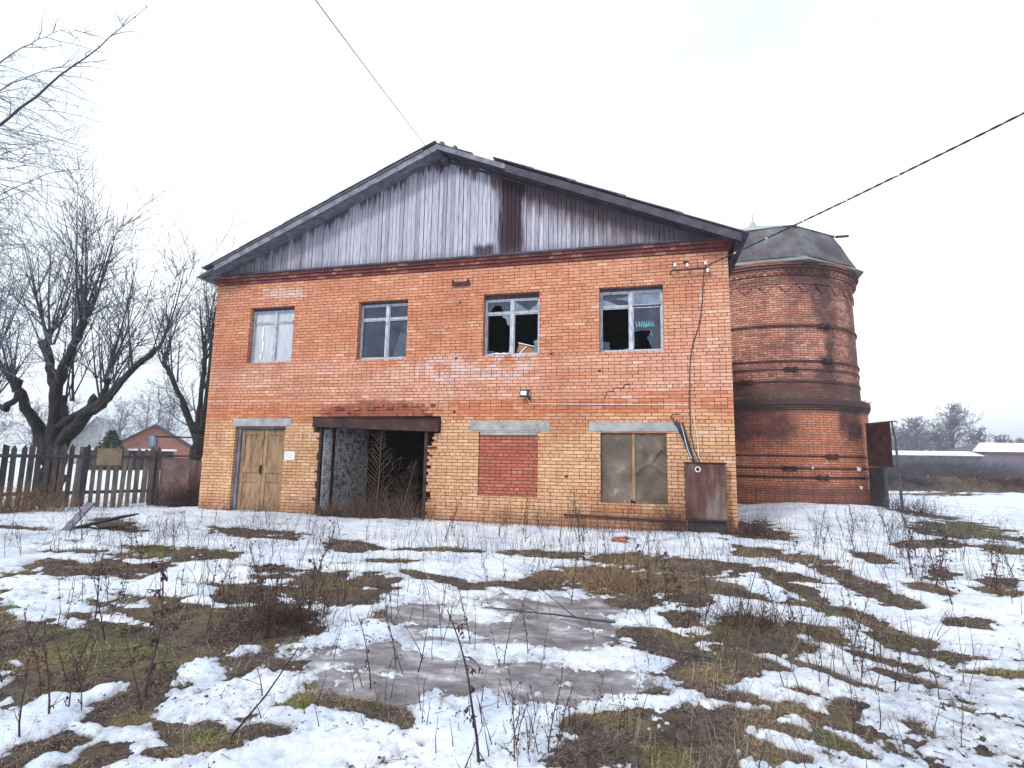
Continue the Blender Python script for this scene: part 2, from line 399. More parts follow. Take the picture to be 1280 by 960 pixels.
def m_boards():
    t = NT('weathered_gable_boards'); o = t.sep(t.tc.outputs['Object']); X, Z = o[0], o[2]
    grain = t.noise(7, 5, .65, t.coord(scale=(6, 6, .35)))
    col = t.ramp(grain, [(.28, (.15, .145, .18)), (.42, (.31, .31, .375)), (.58, (.41, .41, .49)), (.8, (.52, .52, .60))])
    col = t.mix(.8, col, t.mix(1.0, col, t.ramp(t.attr('tint'), [(0, (.62, .60, .66)), (.5, (.95, .95, .98)), (1, (1.22, 1.2, 1.2))]), 'MULTIPLY'))
    n = t.math('SUBTRACT', t.noise(1.2, 5, .65, t.coord(scale=(2.4, 1, .35))), .5)
    n2 = t.math('SUBTRACT', t.noise(5, 4, .65, t.coord(scale=(3, 1, .25))), .5)
    # distance below the roof line
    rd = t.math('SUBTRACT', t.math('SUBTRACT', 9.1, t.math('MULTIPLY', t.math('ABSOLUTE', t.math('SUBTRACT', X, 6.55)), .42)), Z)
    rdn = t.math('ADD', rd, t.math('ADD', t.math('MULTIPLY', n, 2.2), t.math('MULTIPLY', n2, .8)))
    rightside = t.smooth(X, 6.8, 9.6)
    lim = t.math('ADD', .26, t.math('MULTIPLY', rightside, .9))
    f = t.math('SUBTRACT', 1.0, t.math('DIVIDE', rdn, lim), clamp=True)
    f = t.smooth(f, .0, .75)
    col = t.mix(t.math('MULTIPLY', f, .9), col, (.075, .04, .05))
    # one wide run of rust-black where the roof leaks
    d = t.math('ABSOLUTE', t.math('SUBTRACT', X, 8.36)); d = t.math('ADD', d, t.math('MULTIPLY', n2, .35))
    col = t.mix(t.math('MULTIPLY', t.smooth(d, .36, .24), t.ramp(t.attr('tint'), [(.1, 1.0), (.6, .95), (.88, .35)])), col, (.030, .016, .024))
    d2 = t.math('ADD', t.math('ABSOLUTE', t.math('SUBTRACT', X, 7.7)), t.math('MULTIPLY', n2, .4))
    col = t.mix(t.math('MULTIPLY', t.smooth(d2, .35, .2), t.smooth(t.math('ADD', Z, t.math('MULTIPLY', n2, .5)), 6.7, 6.55)), col, (.06, .045, .06))
    lowd = t.smooth(t.math('ADD', Z, t.math('MULTIPLY', n2, .6)), 6.62, 6.3)
    col = t.mix(t.math('MULTIPLY', lowd, .5), col, (.10, .09, .12))
    far = t.smooth(X, 9.5, 12.3); lf = t.smooth(X, 4.2, .6)
    col = t.mix(t.math('MULTIPLY', t.math('MAXIMUM', far, lf), .55), col, (.13, .11, .13))
    t.bump(t.noise(14, 5, .7, t.coord(scale=(8, 8, .5))), .5, .01)
    return t.done(col, .85, .2)
M['boards'] = m_boards()
M['oldwood'] = m_rough('grey_old_wood', [(.3, (.085, .085, .11)), (.55, (.18, .18, .23)), (.8, (.28, .28, .34))], 5, scale=(1, 1, 1))
M['darkwood'] = m_rough('dark_wet_wood', [(.3, (.035, .03, .045)), (.6, (.075, .065, .09)), (.85, (.13, .12, .16))], 4)
M['winwood'] = m_rough('peeling_white_window_paint', [(.32, (.17, .165, .2)), (.45, (.36, .37, .44)), (.6, (.50, .52, .60)), (.8, (.60, .61, .69))], 9, scale=(3, 3, .7), fine=60)
M['concrete'] = m_rough('grey_concrete', [(.3, (.17, .17, .18)), (.5, (.31, .315, .33)), (.75, (.43, .435, .45))], 3, fine=50)
M['rust'] = m_rough('rusted_steel', [(.3, (.018, .010, .013)), (.5, (.045, .020, .022)), (.68, (.085, .036, .032)), (.85, (.17, .08, .06))], 3, rough=.75)
M['rustplate'] = m_rough('rusted_painted_plate', [(.28, (.045, .018, .020)), (.48, (.10, .043, .038)), (.6, (.16, .125, .12)), (.78, (.23, .20, .20))], 1.6, detail=7, scale=(2.4, 2.4, .55), rough=.7)
M['sheet'] = m_rough('brown_metal_sheet', [(.3, (.10, .06, .065)), (.5, (.16, .10, .10)), (.7, (.24, .17, .17))], 2, rough=.7)
M['roofing'] = m_rough('dark_roofing', [(.3, (.055, .055, .075)), (.6, (.11, .11, .145)), (.85, (.2, .2, .25))], 4)
M['slate'] = m_rough('asbestos_sheet', [(.3, (.16, .165, .18)), (.6, (.27, .28, .30)), (.85, (.36, .37, .39))], 4)
M['towerroof'] = m_rough('weathered_roof_felt', [(.28, (.05, .035, .05)), (.45, (.085, .07, .085)), (.6, (.12, .13, .14)), (.74, (.19, .23, .26)), (.85, (.3, .36, .4))], 1.3, detail=8)
M['skirt'] = m_rough('grey_green_metal_skirt', [(.3, (.11, .125, .13)), (.6, (.19, .215, .22)), (.85, (.32, .36, .36))], 2.5)
M['milky'] = m_rough('milky_grimy_glass', [(.3, (.34, .39, .45)), (.7, (.50, .55, .60))], 3, rough=.25, scale=(3, 3, .6))
M['brush'] = m_rough('brown_brushwood', [(.3, (.07, .045, .04)), (.6, (.13, .09, .07)), (.85, (.22, .16, .12))], 9, tint=((.5, .45, .45), (1.5, 1.4, 1.3)))
M['towertop'] = m_rough('pale_grey_roof_sheet', [(.3, (.22, .25, .26)), (.6, (.34, .38, .39)), (.8, (.44, .48, .48))], 2)
M['patch'] = m_rough('weathered_tan_board', [(.3, (.16, .12, .085)), (.7, (.30, .24, .17))], 4)
M['door'] = m_rough('worn_ochre_door_paint', [(.3, (.075, .045, .028)), (.42, (.21, .13, .075)), (.56, (.30, .195, .115)), (.8, (.37, .255, .17))], 2.2, detail=8, scale=(4, 4, .9), rough=.7)
M['shutter'] = m_rough('grey_brown_plated_shutter', [(.3, (.065, .047, .038)), (.5, (.12, .092, .075)), (.6, (.17, .14, .118)), (.7, (.40, .36, .31))], 1.5, detail=7, rough=.6)
M['dark'] = m_rough('shade_dark_plaster', [(.3, (.02, .02, .024)), (.7, (.05, .05, .056))], 3)  # dark colour stands for indoor shade; also used on small dark parts
M['bark'] = m_rough('dark_bark', [(.3, (.012, .010, .013)), (.5, (.030, .025, .029)), (.68, (.06, .055, .055)), (.8, (.10, .105, .085))], 9, scale=(1.4, 1.4, .35), bstr=1.0, bd=.06, fine=25)
M['twig'] = m_rough('twig_bark', [(.3, (.035, .032, .045)), (.7, (.075, .07, .095))], 4)
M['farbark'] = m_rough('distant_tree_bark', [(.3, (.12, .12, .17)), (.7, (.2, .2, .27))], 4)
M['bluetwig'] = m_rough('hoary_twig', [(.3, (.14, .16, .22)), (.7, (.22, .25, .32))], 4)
M['palebark'] = m_rough('pale_birch_bark', [(.3, (.3, .3, .32)), (.7, (.6, .6, .62))], 4)
M['needles'] = m_rough('conifer_green', [(.3, (.018, .035, .022)), (.7, (.045, .07, .04))], 8)
M['stalk'] = m_rough('dry_weed_stalk', [(.3, (.03, .02, .024)), (.6, (.065, .042, .042)), (.85, (.13, .09, .075))], 9, tint=((.6, .6, .7), (1.6, 1.4, 1.2)))
M['straw'] = m_rough('dry_straw', [(.3, (.16, .10, .065)), (.6, (.30, .21, .13)), (.85, (.42, .32, .2))], 9, tint=((.45, .35, .35), (1.2, 1.2, 1.15)))
M['picket'] = m_rough('weathered_picket', [(.3, (.06, .05, .055)), (.5, (.13, .11, .11)), (.75, (.25, .215, .19))], 5, scale=(3, 3, .5), tint=((.25, .25, .3), (1.35, 1.25, 1.1)))
M['cable'] = m_rough('black_cable', [(.3, (.02, .02, .028)), (.7, (.05, .05, .065))], 8)
M['white'] = m_rough('white_porcelain', [(.3, (.65, .65, .66)), (.7, (.8, .8, .82))], 8, rough=.3)
M['paper'] = m_rough('white_paper', [(.3, (.72, .73, .78)), (.7, (.82, .82, .86))], 4)
M['ink'] = m_rough('grey_print', [(.3, (.3, .3, .34)), (.7, (.4, .4, .44))], 9)
M['card'] = m_rough('brown_cardboard', [(.3, (.22, .12, .06)), (.7, (.34, .2, .11))], 4)
M['lens'] = m_rough('floodlight_lens', [(.3, (.7, .72, .8)), (.7, (.82, .84, .9))], 4, rough=.2)
M['sheetsnow'] = m_rough('roof_snow', [(.3, (.68, .72, .78)), (.7, (.8, .83, .87))], 1)
M['paint'] = m_rough('cyan_marker', [(.3, (.2, .62, .64)), (.7, (.3, .75, .75))], 9)
M['curtain'] = m_rough('pale_boarding', [(.3, (.30, .34, .40)), (.7, (.46, .50, .55))], 2, scale=(4, 4, .4))
def m_glass(name, col, alpha, rough):
    t = NT(name); n = t.noise(3, 4, .6, t.coord(scale=(1, 1, .6)))
    c = t.mix(t.ramp(n, [(.35, 0), (.7, 1)]), col, tuple(q * 2.0 for q in col))
    a = t.ramp(n, [(.3, alpha - .12), (.7, alpha)])
    return t.done(c, rough, .6, 0.0, a)
M['glass'] = m_glass('dusty_glass', (.022, .032, .06), .80, .12)
M['glassclear'] = m_glass('thin_clear_glass', (.05, .07, .11), .42, .1)
M['glasspale'] = m_glass('grimy_pale_glass', (.11, .15, .21), .9, .2)

# ---------------------------------------------------------------- the ground
def mound(x, y):
    h = .29 * np.exp(-((x - 16.6) / 2.9) ** 2 - ((y - 5.2) / 3.6) ** 2)
    h = h + .05 * np.exp(-((y + .9) / .8) ** 2) * (x > -1) * (x < 14)
    fade = np.clip((np.hypot(x - 11.4, y + 12.2) - 1.5) / 3, 0.2, 1)
    return h + (.05 * fbm(x, y, .5, 3, 11) + .02 * fbm(x, y, 2.2, 2, 19)) * fade
def H(x, y):
    return float(mound(np.array([float(x)]), np.array([float(y)]))[0])

BARE_PATCHES = [(6.4,-7.985,0.756,0.952,0.384,-1.243),(7.519,-8.346,0.832,0.896,0.369,-1.225),(7.879,-8.934,1.199,1.398,0.661,-2.254),
(4.973,-7.302,1.234,1.704,0.588,-1.826),(7.192,-6.965,1.985,1.678,0.638,-2.008),(3.015,-5.542,1.075,1.405,1.188,-3.387),
(8.821,-8.658,4.927,5.52,6.251,0.161),(7.541,-9.307,4.902,7.138,1.896,-6.541),(6.454,-5.646,2.013,1.582,1.002,-2.984),
(14.89,-2.151,2.907,-1.13,-3.067,-0.902),(14.798,-4.348,3.427,-1.616,-2.206,-2.461),(13.536,-6.184,4.282,-1.819,-3.938,-3.47),
(11.849,-8.527,3.74,-0.453,1.731,-6.078),(12.453,-8.355,4.634,-1.768,-4.2,-9.543),(4.184,-2.982,0.971,0.769,-0.117,-1.951),
(4.255,-5.107,1.075,1.133,0.701,-1.09),(4.918,-4.874,1.363,1.232,0.135,-2.061),(4.533,-6.399,0.583,0.735,0.969,-1.018),
(7.718,-6.122,1.16,0.736,0.369,-1.132),(6.609,-6.892,0.782,0.741,0.596,-1.859),(3.615,-6.319,1.411,1.993,2.003,-1.42),
(6.991,-7.856,1.1,1.185,0.448,-1.454),(6.709,-8.59,1.299,1.878,0.662,-0.917),(7.769,-8.647,1.038,1.141,0.452,-1.524),
(8.056,-7.684,1.979,1.555,0.608,-1.983),(7.853,-9.084,1.285,1.745,1.788,-1.542),(8.456,-8.908,2.221,1.922,-0.231,-3.737),
(8.404,-9.9,1.565,3.365,7.294,1.935),(8.387,-9.562,1.894,3.458,6.929,1.67),(8.317,-9.23,3.094,3.896,2.6,-2.572),
(8.56,-9.444,4.407,5.595,4.169,-4.549),(8.873,-9.424,3.35,2.729,-1.049,-8.195),(8.743,-9.804,2.863,4.54,6.339,-2.474),
(9.329,-8.89,2.93,2.816,7.851,-2.004),(9.591,-8.899,4.522,2.27,-0.504,-7.308),(9.867,-8.955,4.447,1.444,-2.862,-8.539),
(9.076,-9.16,5.908,4.937,2.179,-7.604),(9.137,-9.531,4.411,3.68,0.401,-10.815),(9.383,-9.373,5.592,4.396,3.441,-12.151),
(9.054,-9.678,6.684,6.907,3.946,-14.049),(6.591,-3.626,1.907,1.071,-0.256,-2.082),(7.744,-4.731,2.085,1.061,0.762,-2.232),
(8.439,-5.308,3.149,1.276,-1.822,-5.137),(8.237,-6.633,2.304,1.313,-0.026,-4.132),(8.277,-3.536,1.034,0.376,0.184,-4.567),
(9.96,-3.339,0.972,0.159,0.375,-2.723),(11.324,-3.373,0.936,0.003,0.064,-1.619),(12.242,-3.457,1.497,-0.165,-0.311,-1.876),
(9.871,-5.64,2.026,0.534,1.132,-1.674),(10.245,-5.015,1.589,0.302,1.505,-1.882),(11.039,-4.754,1.155,0.063,0.255,-0.775),
(11.029,-6.096,1.996,0.136,0.677,-2.155),(11.768,-3.978,1.552,-0.09,-0.165,-1.212),(11.903,-5.719,4.652,-0.502,-0.867,-3.039),
(12.0,-5.038,2.61,-0.243,0.268,-3.301),(12.33,-4.931,3.099,-0.562,-3.03,-2.726),(12.239,-6.7,2.133,-0.417,-0.624,-2.256),
(11.806,-6.534,3.909,-0.545,-2.235,-3.115),(12.439,-6.865,3.151,-0.773,-1.237,-3.662),(11.538,-7.071,3.835,-0.491,-3.2,-3.476),
(11.3,-6.985,5.76,0.151,1.859,-6.126),(11.851,-7.846,3.877,-0.442,0.876,-4.431),(9.414,-8.013,6.357,3.717,4.53,-4.398),
(9.312,-8.588,8.944,5.59,2.243,-7.675),(11.211,-8.759,2.873,0.316,2.648,-5.515),(11.393,-8.938,2.165,0.027,1.173,-4.164),
(11.707,-8.618,4.549,-0.715,-0.556,-4.783),(11.115,-9.139,4.859,0.54,1.78,-6.349),(11.677,-8.982,5.067,-0.417,1.609,-5.739),
(13.253,-2.112,1.624,-0.316,-0.218,-1.901),(13.754,-2.54,1.942,-0.518,-1.054,-1.575),(13.928,-3.485,2.799,-0.943,-2.509,-1.221),
(14.016,-4.388,2.781,-1.106,-3.146,-1.102),(13.243,-4.03,2.042,-0.541,-2.514,-2.394),(13.182,-4.865,2.46,-0.796,-6.029,-2.044),
(13.313,-5.7,2.427,-0.868,-3.153,-2.645),(14.116,-5.022,4.257,-1.787,-1.927,-2.744),(18.688,5.326,1.164,-0.498,-0.503,-0.364),
(18.294,2.194,0.948,-0.468,-0.377,-0.372),(17.565,-0.436,2.095,-1.134,-0.467,-1.087),(16.565,-0.049,1.531,-0.659,0.603,-1.682),
(15.662,-3.858,3.666,-2.033,-1.745,-0.939),(14.501,-5.707,5.392,-2.738,-0.23,-3.797),(13.566,-6.526,4.682,-2.034,-1.655,-3.775),
(12.878,-6.622,3.86,-1.305,-3.938,-4.528),(12.65,-8.136,8.645,-3.011,0.429,-6.248),(12.274,-8.277,12.286,-2.799,3.212,-11.223),
(12.678,-7.559,3.713,-1.457,-9.459,-8.555),(13.194,-7.127,2.994,-1.307,-7.687,-9.44),(13.718,-6.918,3.664,-1.789,-1.852,-8.614),
(13.982,-7.223,5.121,-2.868,0.267,-11.17),(12.207,-8.573,6.856,-2.296,-4.152,-11.026),(12.479,-8.675,5.548,-2.774,-11.376,-10.362),
(12.062,-8.874,6.562,-1.849,-1.311,-14.328),(13.199,-7.526,4.993,-2.376,-8.2,-11.403),(12.455,-8.012,5.213,-1.823,-8.023,-15.72),
(11.984,-8.21,5.977,-1.271,-2.116,-12.702),(12.26,-7.489,5.891,-1.575,-5.83,-9.821),(0.531,-2.818,1.391,1.614,-0.437,-1.618),
(13.816,0.515,2.126,-0.448,-0.688,-0.467),(13.271,1.122,2.985,-0.419,0.332,-0.865),(4.324,1.528,0.563,0.291,-0.158,-0.832),
(26.17,20.62,0.473,-0.214,0.261,-0.501),(-0.384,-3.866,1.21,1.763,0.998,-2.58),(9.032,-5.557,3.159,1.041,-2.396,-6.822),
(12.893,-7.755,6.833,-2.94,-8.183,-13.235),(1.883,0.48,2.063,1.581,0.632,-1.472),(10.885,-8.465,4.272,0.664,2.596,-8.998),
(11.333,-8.234,4.831,-0.041,0.879,-12.74),(10.768,-8.087,6.154,1.048,2.131,-7.273)]
SNOW_PATCHES = [(5.774,-7.808,1.637,2.112,-0.43,-6.358),(6.851,-8.053,2.489,2.693,-1.033,-8.884),(5.023,-7.654,3.0,4.445,1.309,-4.117),
(8.913,-8.775,3.296,3.1,2.793,-1.687),(8.443,-8.358,4.454,4.073,5.028,-4.305),(5.511,-5.735,1.685,1.633,2.218,-2.391),
(5.711,-6.775,1.733,1.872,0.603,-5.622),(7.053,-9.024,8.233,12.201,4.659,-15.805),(6.971,-7.274,4.057,3.847,2.406,-7.636),
(6.187,-8.181,1.925,2.394,-1.219,-5.845),(6.192,-6.909,1.521,1.543,0.335,-3.008),(5.194,-7.028,1.41,1.816,1.522,-1.818),
(8.872,-9.022,2.025,1.931,1.942,-2.534),(8.452,-8.766,3.774,3.129,-0.442,-6.019),(8.028,-9.514,2.283,4.09,4.271,0.42),
(8.064,-9.255,2.779,4.202,9.49,-1.41),(8.43,-9.597,8.871,11.18,3.806,-13.414),(9.918,-5.831,2.638,0.59,-0.386,-9.077),
(9.267,-9.696,8.363,7.93,4.144,-14.8),(8.554,-9.895,6.772,11.899,14.516,-4.936),(9.312,-9.178,5.893,5.133,9.823,-11.679),
(6.04,-5.894,2.0,1.803,1.733,-2.461),(4.534,-7.242,1.843,2.684,0.783,-2.411),(7.038,-4.843,2.56,1.576,1.307,-3.814),
(7.779,-5.474,4.931,3.249,7.085,-0.25),(9.307,-6.292,1.788,0.668,1.09,-3.43),(8.452,-7.21,2.865,1.611,-0.93,-4.648)]
ICE_PATCHES = [(10.243,-6.654,1.068,0.238,0.439,-1.413),(10.144,-7.336,1.373,0.381,0.659,-2.172),(10.684,-7.172,2.342,0.364,0.728,-2.399),
(10.056,-8.296,1.112,0.372,0.151,-2.223),(9.717,-8.61,2.453,1.142,0.298,-3.692),(10.527,-8.305,2.935,0.722,0.936,-3.213),
(11.167,-8.118,3.649,0.249,1.461,-5.013),(9.376,-6.923,2.378,0.966,0.664,-2.139),(9.246,-8.208,4.921,2.852,1.689,-5.692),
(15.391,-3.218,3.019,-1.404,-0.339,-1.609)]
ICESNOW_PATCHES = [(9.742,-6.78,2.076,0.608,-0.301,-5.375),(10.2,-7.779,1.165,0.311,0.471,-5.062),(9.198,-7.734,2.244,1.026,-0.689,-4.108),
(9.742,-7.458,3.39,1.161,0.285,-9.572)]
GREEN_PATCHES = [(3.831,-4.7,1.66,1.734,0.47,-1.315),(4.873,-4.577,2.204,1.953,0.876,-2.47),(7.215,-8.632,2.946,4.189,3.009,-0.662),
(7.753,-8.563,3.793,4.085,0.919,-3.086),(6.638,-8.508,3.879,5.357,1.43,-4.731),(18.387,2.229,1.207,-0.603,-0.461,-0.45),
(12.259,-6.574,4.856,-0.744,1.234,-4.05),(9.834,-8.943,7.509,3.951,2.161,-7.541),(9.099,-9.153,5.919,4.885,2.178,-7.6),
(9.116,-9.537,6.515,6.178,3.28,-11.621),(11.557,-8.975,6.193,-0.26,2.303,-8.199),(9.793,-9.062,9.618,5.402,3.441,-12.058),
(9.373,-9.075,10.078,7.143,3.258,-11.368),(11.111,-8.685,10.545,1.024,3.39,-11.878)]
TAN_PATCHES = [(10.988,-3.818,0.79,0.043,0.382,-1.127),(9.414,-8.013,6.582,3.348,1.763,-5.909),(8.556,-9.415,4.158,5.225,4.12,-4.462),
(9.357,-8.93,3.469,3.119,6.868,-3.147),(9.714,-8.921,4.078,2.29,1.799,-6.264),(11.298,-8.684,3.097,0.125,1.548,-5.436),
(11.639,-8.952,4.153,-0.286,1.38,-4.915),(7.265,-8.961,2.231,3.08,0.929,-3.153),(11.843,-7.921,4.724,-0.48,1.692,-5.805),
(7.874,-6.367,1.615,1.024,0.796,-2.471),(5.719,-7.915,1.641,2.307,0.704,-2.256)]


def inside(x, y, patches, clampmax=3.0, scale=1.0):
    """min normalised distance to a list of ellipses (1 = on the rim)"""
    best = np.full(x.shape, 9.0)
    for cx, cy, a, b, c, d in patches:
        dx = x - cx; dy = y - cy
        best = np.minimum(best, np.hypot(a * dx + b * dy, c * dx + d * dy))
    return best

# thawed patches of the yard to either side of the photograph's frame
_rp = random.Random(31)
for _k in range(26):
    _x = _rp.uniform(16, 27); _y = _rp.uniform(-13, 5)
    if _x < 18.9 + (_y + 1.3) * .62: continue
    _a = _rp.uniform(0, 3.1); _r1, _r2 = 1 / _rp.uniform(.5, 1.5), 1 / _rp.uniform(.2, .6)
    BARE_PATCHES.append((_x, _y, math.cos(_a) * _r1, math.sin(_a) * _r1, -math.sin(_a) * _r2, math.cos(_a) * _r2))
for _k in range(16):
    _x = _rp.uniform(-5, 5); _y = _rp.uniform(-13, -7.2)
    if _x > 3.2 - (_y + 7.2) * .9: continue
    _a = _rp.uniform(0, 3.1); _r1, _r2 = 1 / _rp.uniform(.6, 1.8), 1 / _rp.uniform(.25, .8)
    BARE_PATCHES.append((_x, _y, math.cos(_a) * _r1, math.sin(_a) * _r1, -math.sin(_a) * _r2, math.cos(_a) * _r2))

def snow_field(x, y):
    r = np.hypot(x - 11.456, y + 12.183)
    n_lo = fbm(x, y, 1.3, 3, 3); n_hi = fbm(x, y, 5.0, 5, 5, .68); n_st = fbm(x * .55 + y * .25, y * 1.8, 2.6, 4, 31, .6)
    fine_ = fbm(x, y, 22.0, 3, 57, .7)
    b = np.clip(inside(x, y, BARE_PATCHES) - 1, -1, .55) * 1.0
    s = np.clip(inside(x, y, SNOW_PATCHES), 0, 3)
    val = np.maximum(b, np.clip(1 - s, -1, .5) * 1.1)
    ice = np.clip(inside(x, y, ICE_PATCHES) - 1, -1, .6) * 1.0
    isn = 1 - np.clip(inside(x, y, ICESNOW_PATCHES), 0, 3)
    ice = np.maximum(ice, isn * 1.2)
    val = np.minimum(val, ice)
    # trodden, half thawed ground right of the puddle and in the near left corner
    thin = np.exp(-((x - 13.3) / 1.7) ** 2 - ((y + 7.6) / 2.3) ** 2) * .40 + np.exp(-((x - 7.4) / 1.7) ** 2 - ((y + 8.2) / 1.3) ** 2) * .42
    thin = thin + np.exp(-((x - 11.6) / 1.1) ** 2 - ((y + 8.9) / .7) ** 2) * .25
    near = np.clip(1.3 - r / 16, .25, 1)
    v = val + .07 - thin * (1 + n_st * 1.2) + n_lo * .52 + n_hi * .80 + n_st * .50 + fine_ * (.22 + .7 * thin) * near
    v = np.where(r > 45, .6 + n_lo * .2, v)
    return v
def snow_height(x, y):
    f = snow_field(x, y)
    v = np.clip(f * 2.2, -1, 1)
    t = np.where(v > 0, np.sqrt(np.clip(v * (2 - v), 0, 1)) * .013, v * .04)
    t = t + np.clip(f, 0, .8) * .036
    t = t + np.where(v > .1, (fbm(x, y, 2.0, 3, 41) * .017 + fbm(x, y, 12.0, 3, 43, .6) * .0045) * np.clip(v, 0, 1), 0)
    return t
def in_building(x, y):
    return (x > .02) & (x < 13.24) & (y > .03) & (y < 7.2)

def fan(nr, na, r0, r1, a_half, far=None):
    rs = np.geomspace(r0, r1, nr)
    if far: rs = np.concatenate([rs, np.geomspace(r1, far, 45)[1:]])
    th = np.linspace(-a_half, a_half, na) + math.atan2(-.239, .962)
    rr, tt = np.meshgrid(rs, th, indexing='ij')
    return 11.695 + rr * np.sin(tt), -13.145 + rr * np.cos(tt), len(rs), na
def grid_mesh(name, x, y, z, nr, na, mat, keep=None, attrs=None):
    me = bpy.data.meshes.new(name)
    idx = np.arange(nr * na).reshape(nr, na)
    q = np.stack([idx[:-1, :-1], idx[:-1, 1:], idx[1:, 1:], idx[1:, :-1]], -1).reshape(-1, 4)
    if keep is not None:
        q = q[keep.ravel()[q].any(axis=1)]
        used = np.zeros(nr * na, bool); used[q.ravel()] = True
        remap = np.cumsum(used) - 1; q = remap[q]
    else: used = np.ones(nr * na, bool)
    co = np.stack([x.ravel(), y.ravel(), z.ravel()], 1)[used]
    me.vertices.add(len(co)); me.vertices.foreach_set('co', co.astype(np.float32).ravel())
    me.loops.add(q.size); me.loops.foreach_set('vertex_index', q.astype(np.int32).ravel())
    me.polygons.add(len(q)); me.polygons.foreach_set('loop_start', np.arange(0, q.size, 4, dtype=np.int32))
    me.polygons.foreach_set('loop_total', np.full(len(q), 4, dtype=np.int32))
    me.polygons.foreach_set('use_smooth', np.ones(len(q), dtype=bool))
    for k, a in (attrs or {}).items():
        at = me.attributes.new(k, 'FLOAT', 'POINT'); at.data.foreach_set('value', a.ravel()[used].astype(np.float32))
    me.materials.append(mat); me.update(calc_edges=True); me.validate()
    o = bpy.data.objects.new(name, me); C.objects.link(o); return o

def m_soil():
    t = NT('bare_winter_soil')
    n = t.noise(1.6, 6, .65); n2 = t.noise(14, 5, .7); n3 = t.noise(45, 4, .7)
    col = t.ramp(n, [(.3, (.035, .027, .03)), (.5, (.075, .058, .056)), (.68, (.15, .115, .09))])
    col = t.mix(t.ramp(n2, [(.42, 0), (.7, .7)]), col, (.19, .15, .12))
    tan = t.mix(n2, (.15, .11, .06), (.28, .215, .12))
    col = t.mix(t.math('MULTIPLY', t.attr('tan'), .75), col, tan)
    mm = t.math('MULTIPLY', t.attr('moss'), t.ramp(t.noise(6, 6, .75), [(.44, 0), (.58, .9)]))
    col = t.mix(mm, col, t.mix(n2, (.07, .09, .025), (.20, .25, .045)))
    col = t.mix(t.smooth(n3, .45, .25), col, (.035, .026, .028))
    t.bump(t.math('ADD', n2, t.math('MULTIPLY', n3, .6)), 1.0, .05)
    return t.done(col, .95, .15)
def m_snow():
    t = NT('old_wet_snow')
    n = t.noise(1.2, 5, .6); n2 = t.noise(9, 5, .65); n3 = t.noise(70, 3, .7)
    col = t.ramp(n, [(.3, (.44, .52, .66)), (.5, (.60, .66, .76)), (.7, (.71, .745, .81))])
    thin = t.attr('thin')
    col = t.mix(t.math('MULTIPLY', thin, t.ramp(n2, [(.38, .1), (.62, 1.0)])), col, t.mix(n3, (.20, .20, .225), (.46, .48, .53)))
    dirt = t.ramp(t.noise(28, 4, .75), [(.585, 0), (.64, .9)])
    dirt = t.math('MULTIPLY', dirt, t.ramp(t.noise(1.1, 3, .5, t.coord(loc=(3, 1, 0))), [(.38, .15), (.62, 1)]))
    col = t.mix(dirt, col, (.16, .12, .10))
    t.bump(t.math('ADD', t.math('MULTIPLY', n2, 1.0), t.math('MULTIPLY', n3, .25)), 1.0, .018)
    t.b.inputs['Subsurface Weight'].default_value = 0.0
    return t.done(col, .7, .25)
def m_ice():
    t = NT('dirty_thaw_ice')
    n = t.noise(2.6, 9, .72, t.coord(scale=(1, 1.5, 1)), .4); n2 = t.noise(9, 7, .75)
    col = t.ramp(n, [(.3, (.075, .07, .082)), (.43, (.14, .135, .155)), (.53, (.23, .225, .25)), (.62, (.40, .41, .45)), (.72, (.64, .66, .71))])
    col = t.mix(t.ramp(n2, [(.45, 0), (.75, .4)]), col, (.10, .09, .10))
    t.bump(t.math('ADD', n2, t.math('MULTIPLY', t.noise(30, 3), .3)), .35, .02)
    return t.done(col, t.ramp(n2, [(.3, .35), (.7, .6)]), .3)
M['soil'] = m_soil(); M['snow'] = m_snow(); M['ice'] = m_ice()

def attr_maps(x, y):
    n = fbm(x, y, 3.0, 3, 77) * .9
    moss = np.clip(1.25 - inside(x, y, GREEN_PATCHES) + n, 0, 1)
    tan = np.maximum(np.clip(1.2 - inside(x, y, TAN_PATCHES) + n, 0, 1), np.clip(fbm(x, y, 1.7, 4, 303, .65) * 2.0 - .12, 0, .7))
    moss = np.maximum(moss, np.clip(fbm(x, y, 2.3, 4, 307, .65) * 2.0 - .45, 0, .45))
    return moss, tan
def soil_height(x, y):
    v = snow_field(x, y)
    tus = np.clip(-v * 1.5, 0, 1) * (.018 + .045 * np.clip(fbm(x, y, 2.4, 3, 23), -.2, 1) + .012 * fbm(x, y, 9, 3, 29))
    ice = np.clip(1.35 - inside(x, y, ICE_PATCHES), 0, .4) / .4
    return mound(x, y) * (1 - ice * .0) + tus * (1 - ice) - .02 * ice
x, y, nr, na = fan(420, 620, .8, 60, R(100), 2500)
z = soil_height(x, y)
z = np.where(in_building(x, y), -.12, z)
moss, tan = attr_maps(x, y)
ground = grid_mesh('ground', x, y, z, nr, na, M['soil'], attrs={'moss': moss, 'tan': tan})
tag(ground, kind='structure')
x, y, nr, na = fan(720, 1250, .8, 60, R(88), 900)
v = snow_field(x, y); t_ = snow_height(x, y)
z = mound(x, y) + t_
thin_a = np.clip(1 - v * 1.5, 0, 1) ** 1.5 * .9 + .75 * np.exp(-((x - 13.4) / 1.5) ** 2 - ((y + 8.0) / 1.5) ** 2) + .5 * np.exp(-((x - 9.0) / .8) ** 2 - ((y + 9.5) / .5) ** 2)
icez = np.clip(1.5 - inside(x, y, ICE_PATCHES), 0, .5) * 2 * np.clip(1 - v * 1.3, 0, 1)
thin_a = thin_a + icez
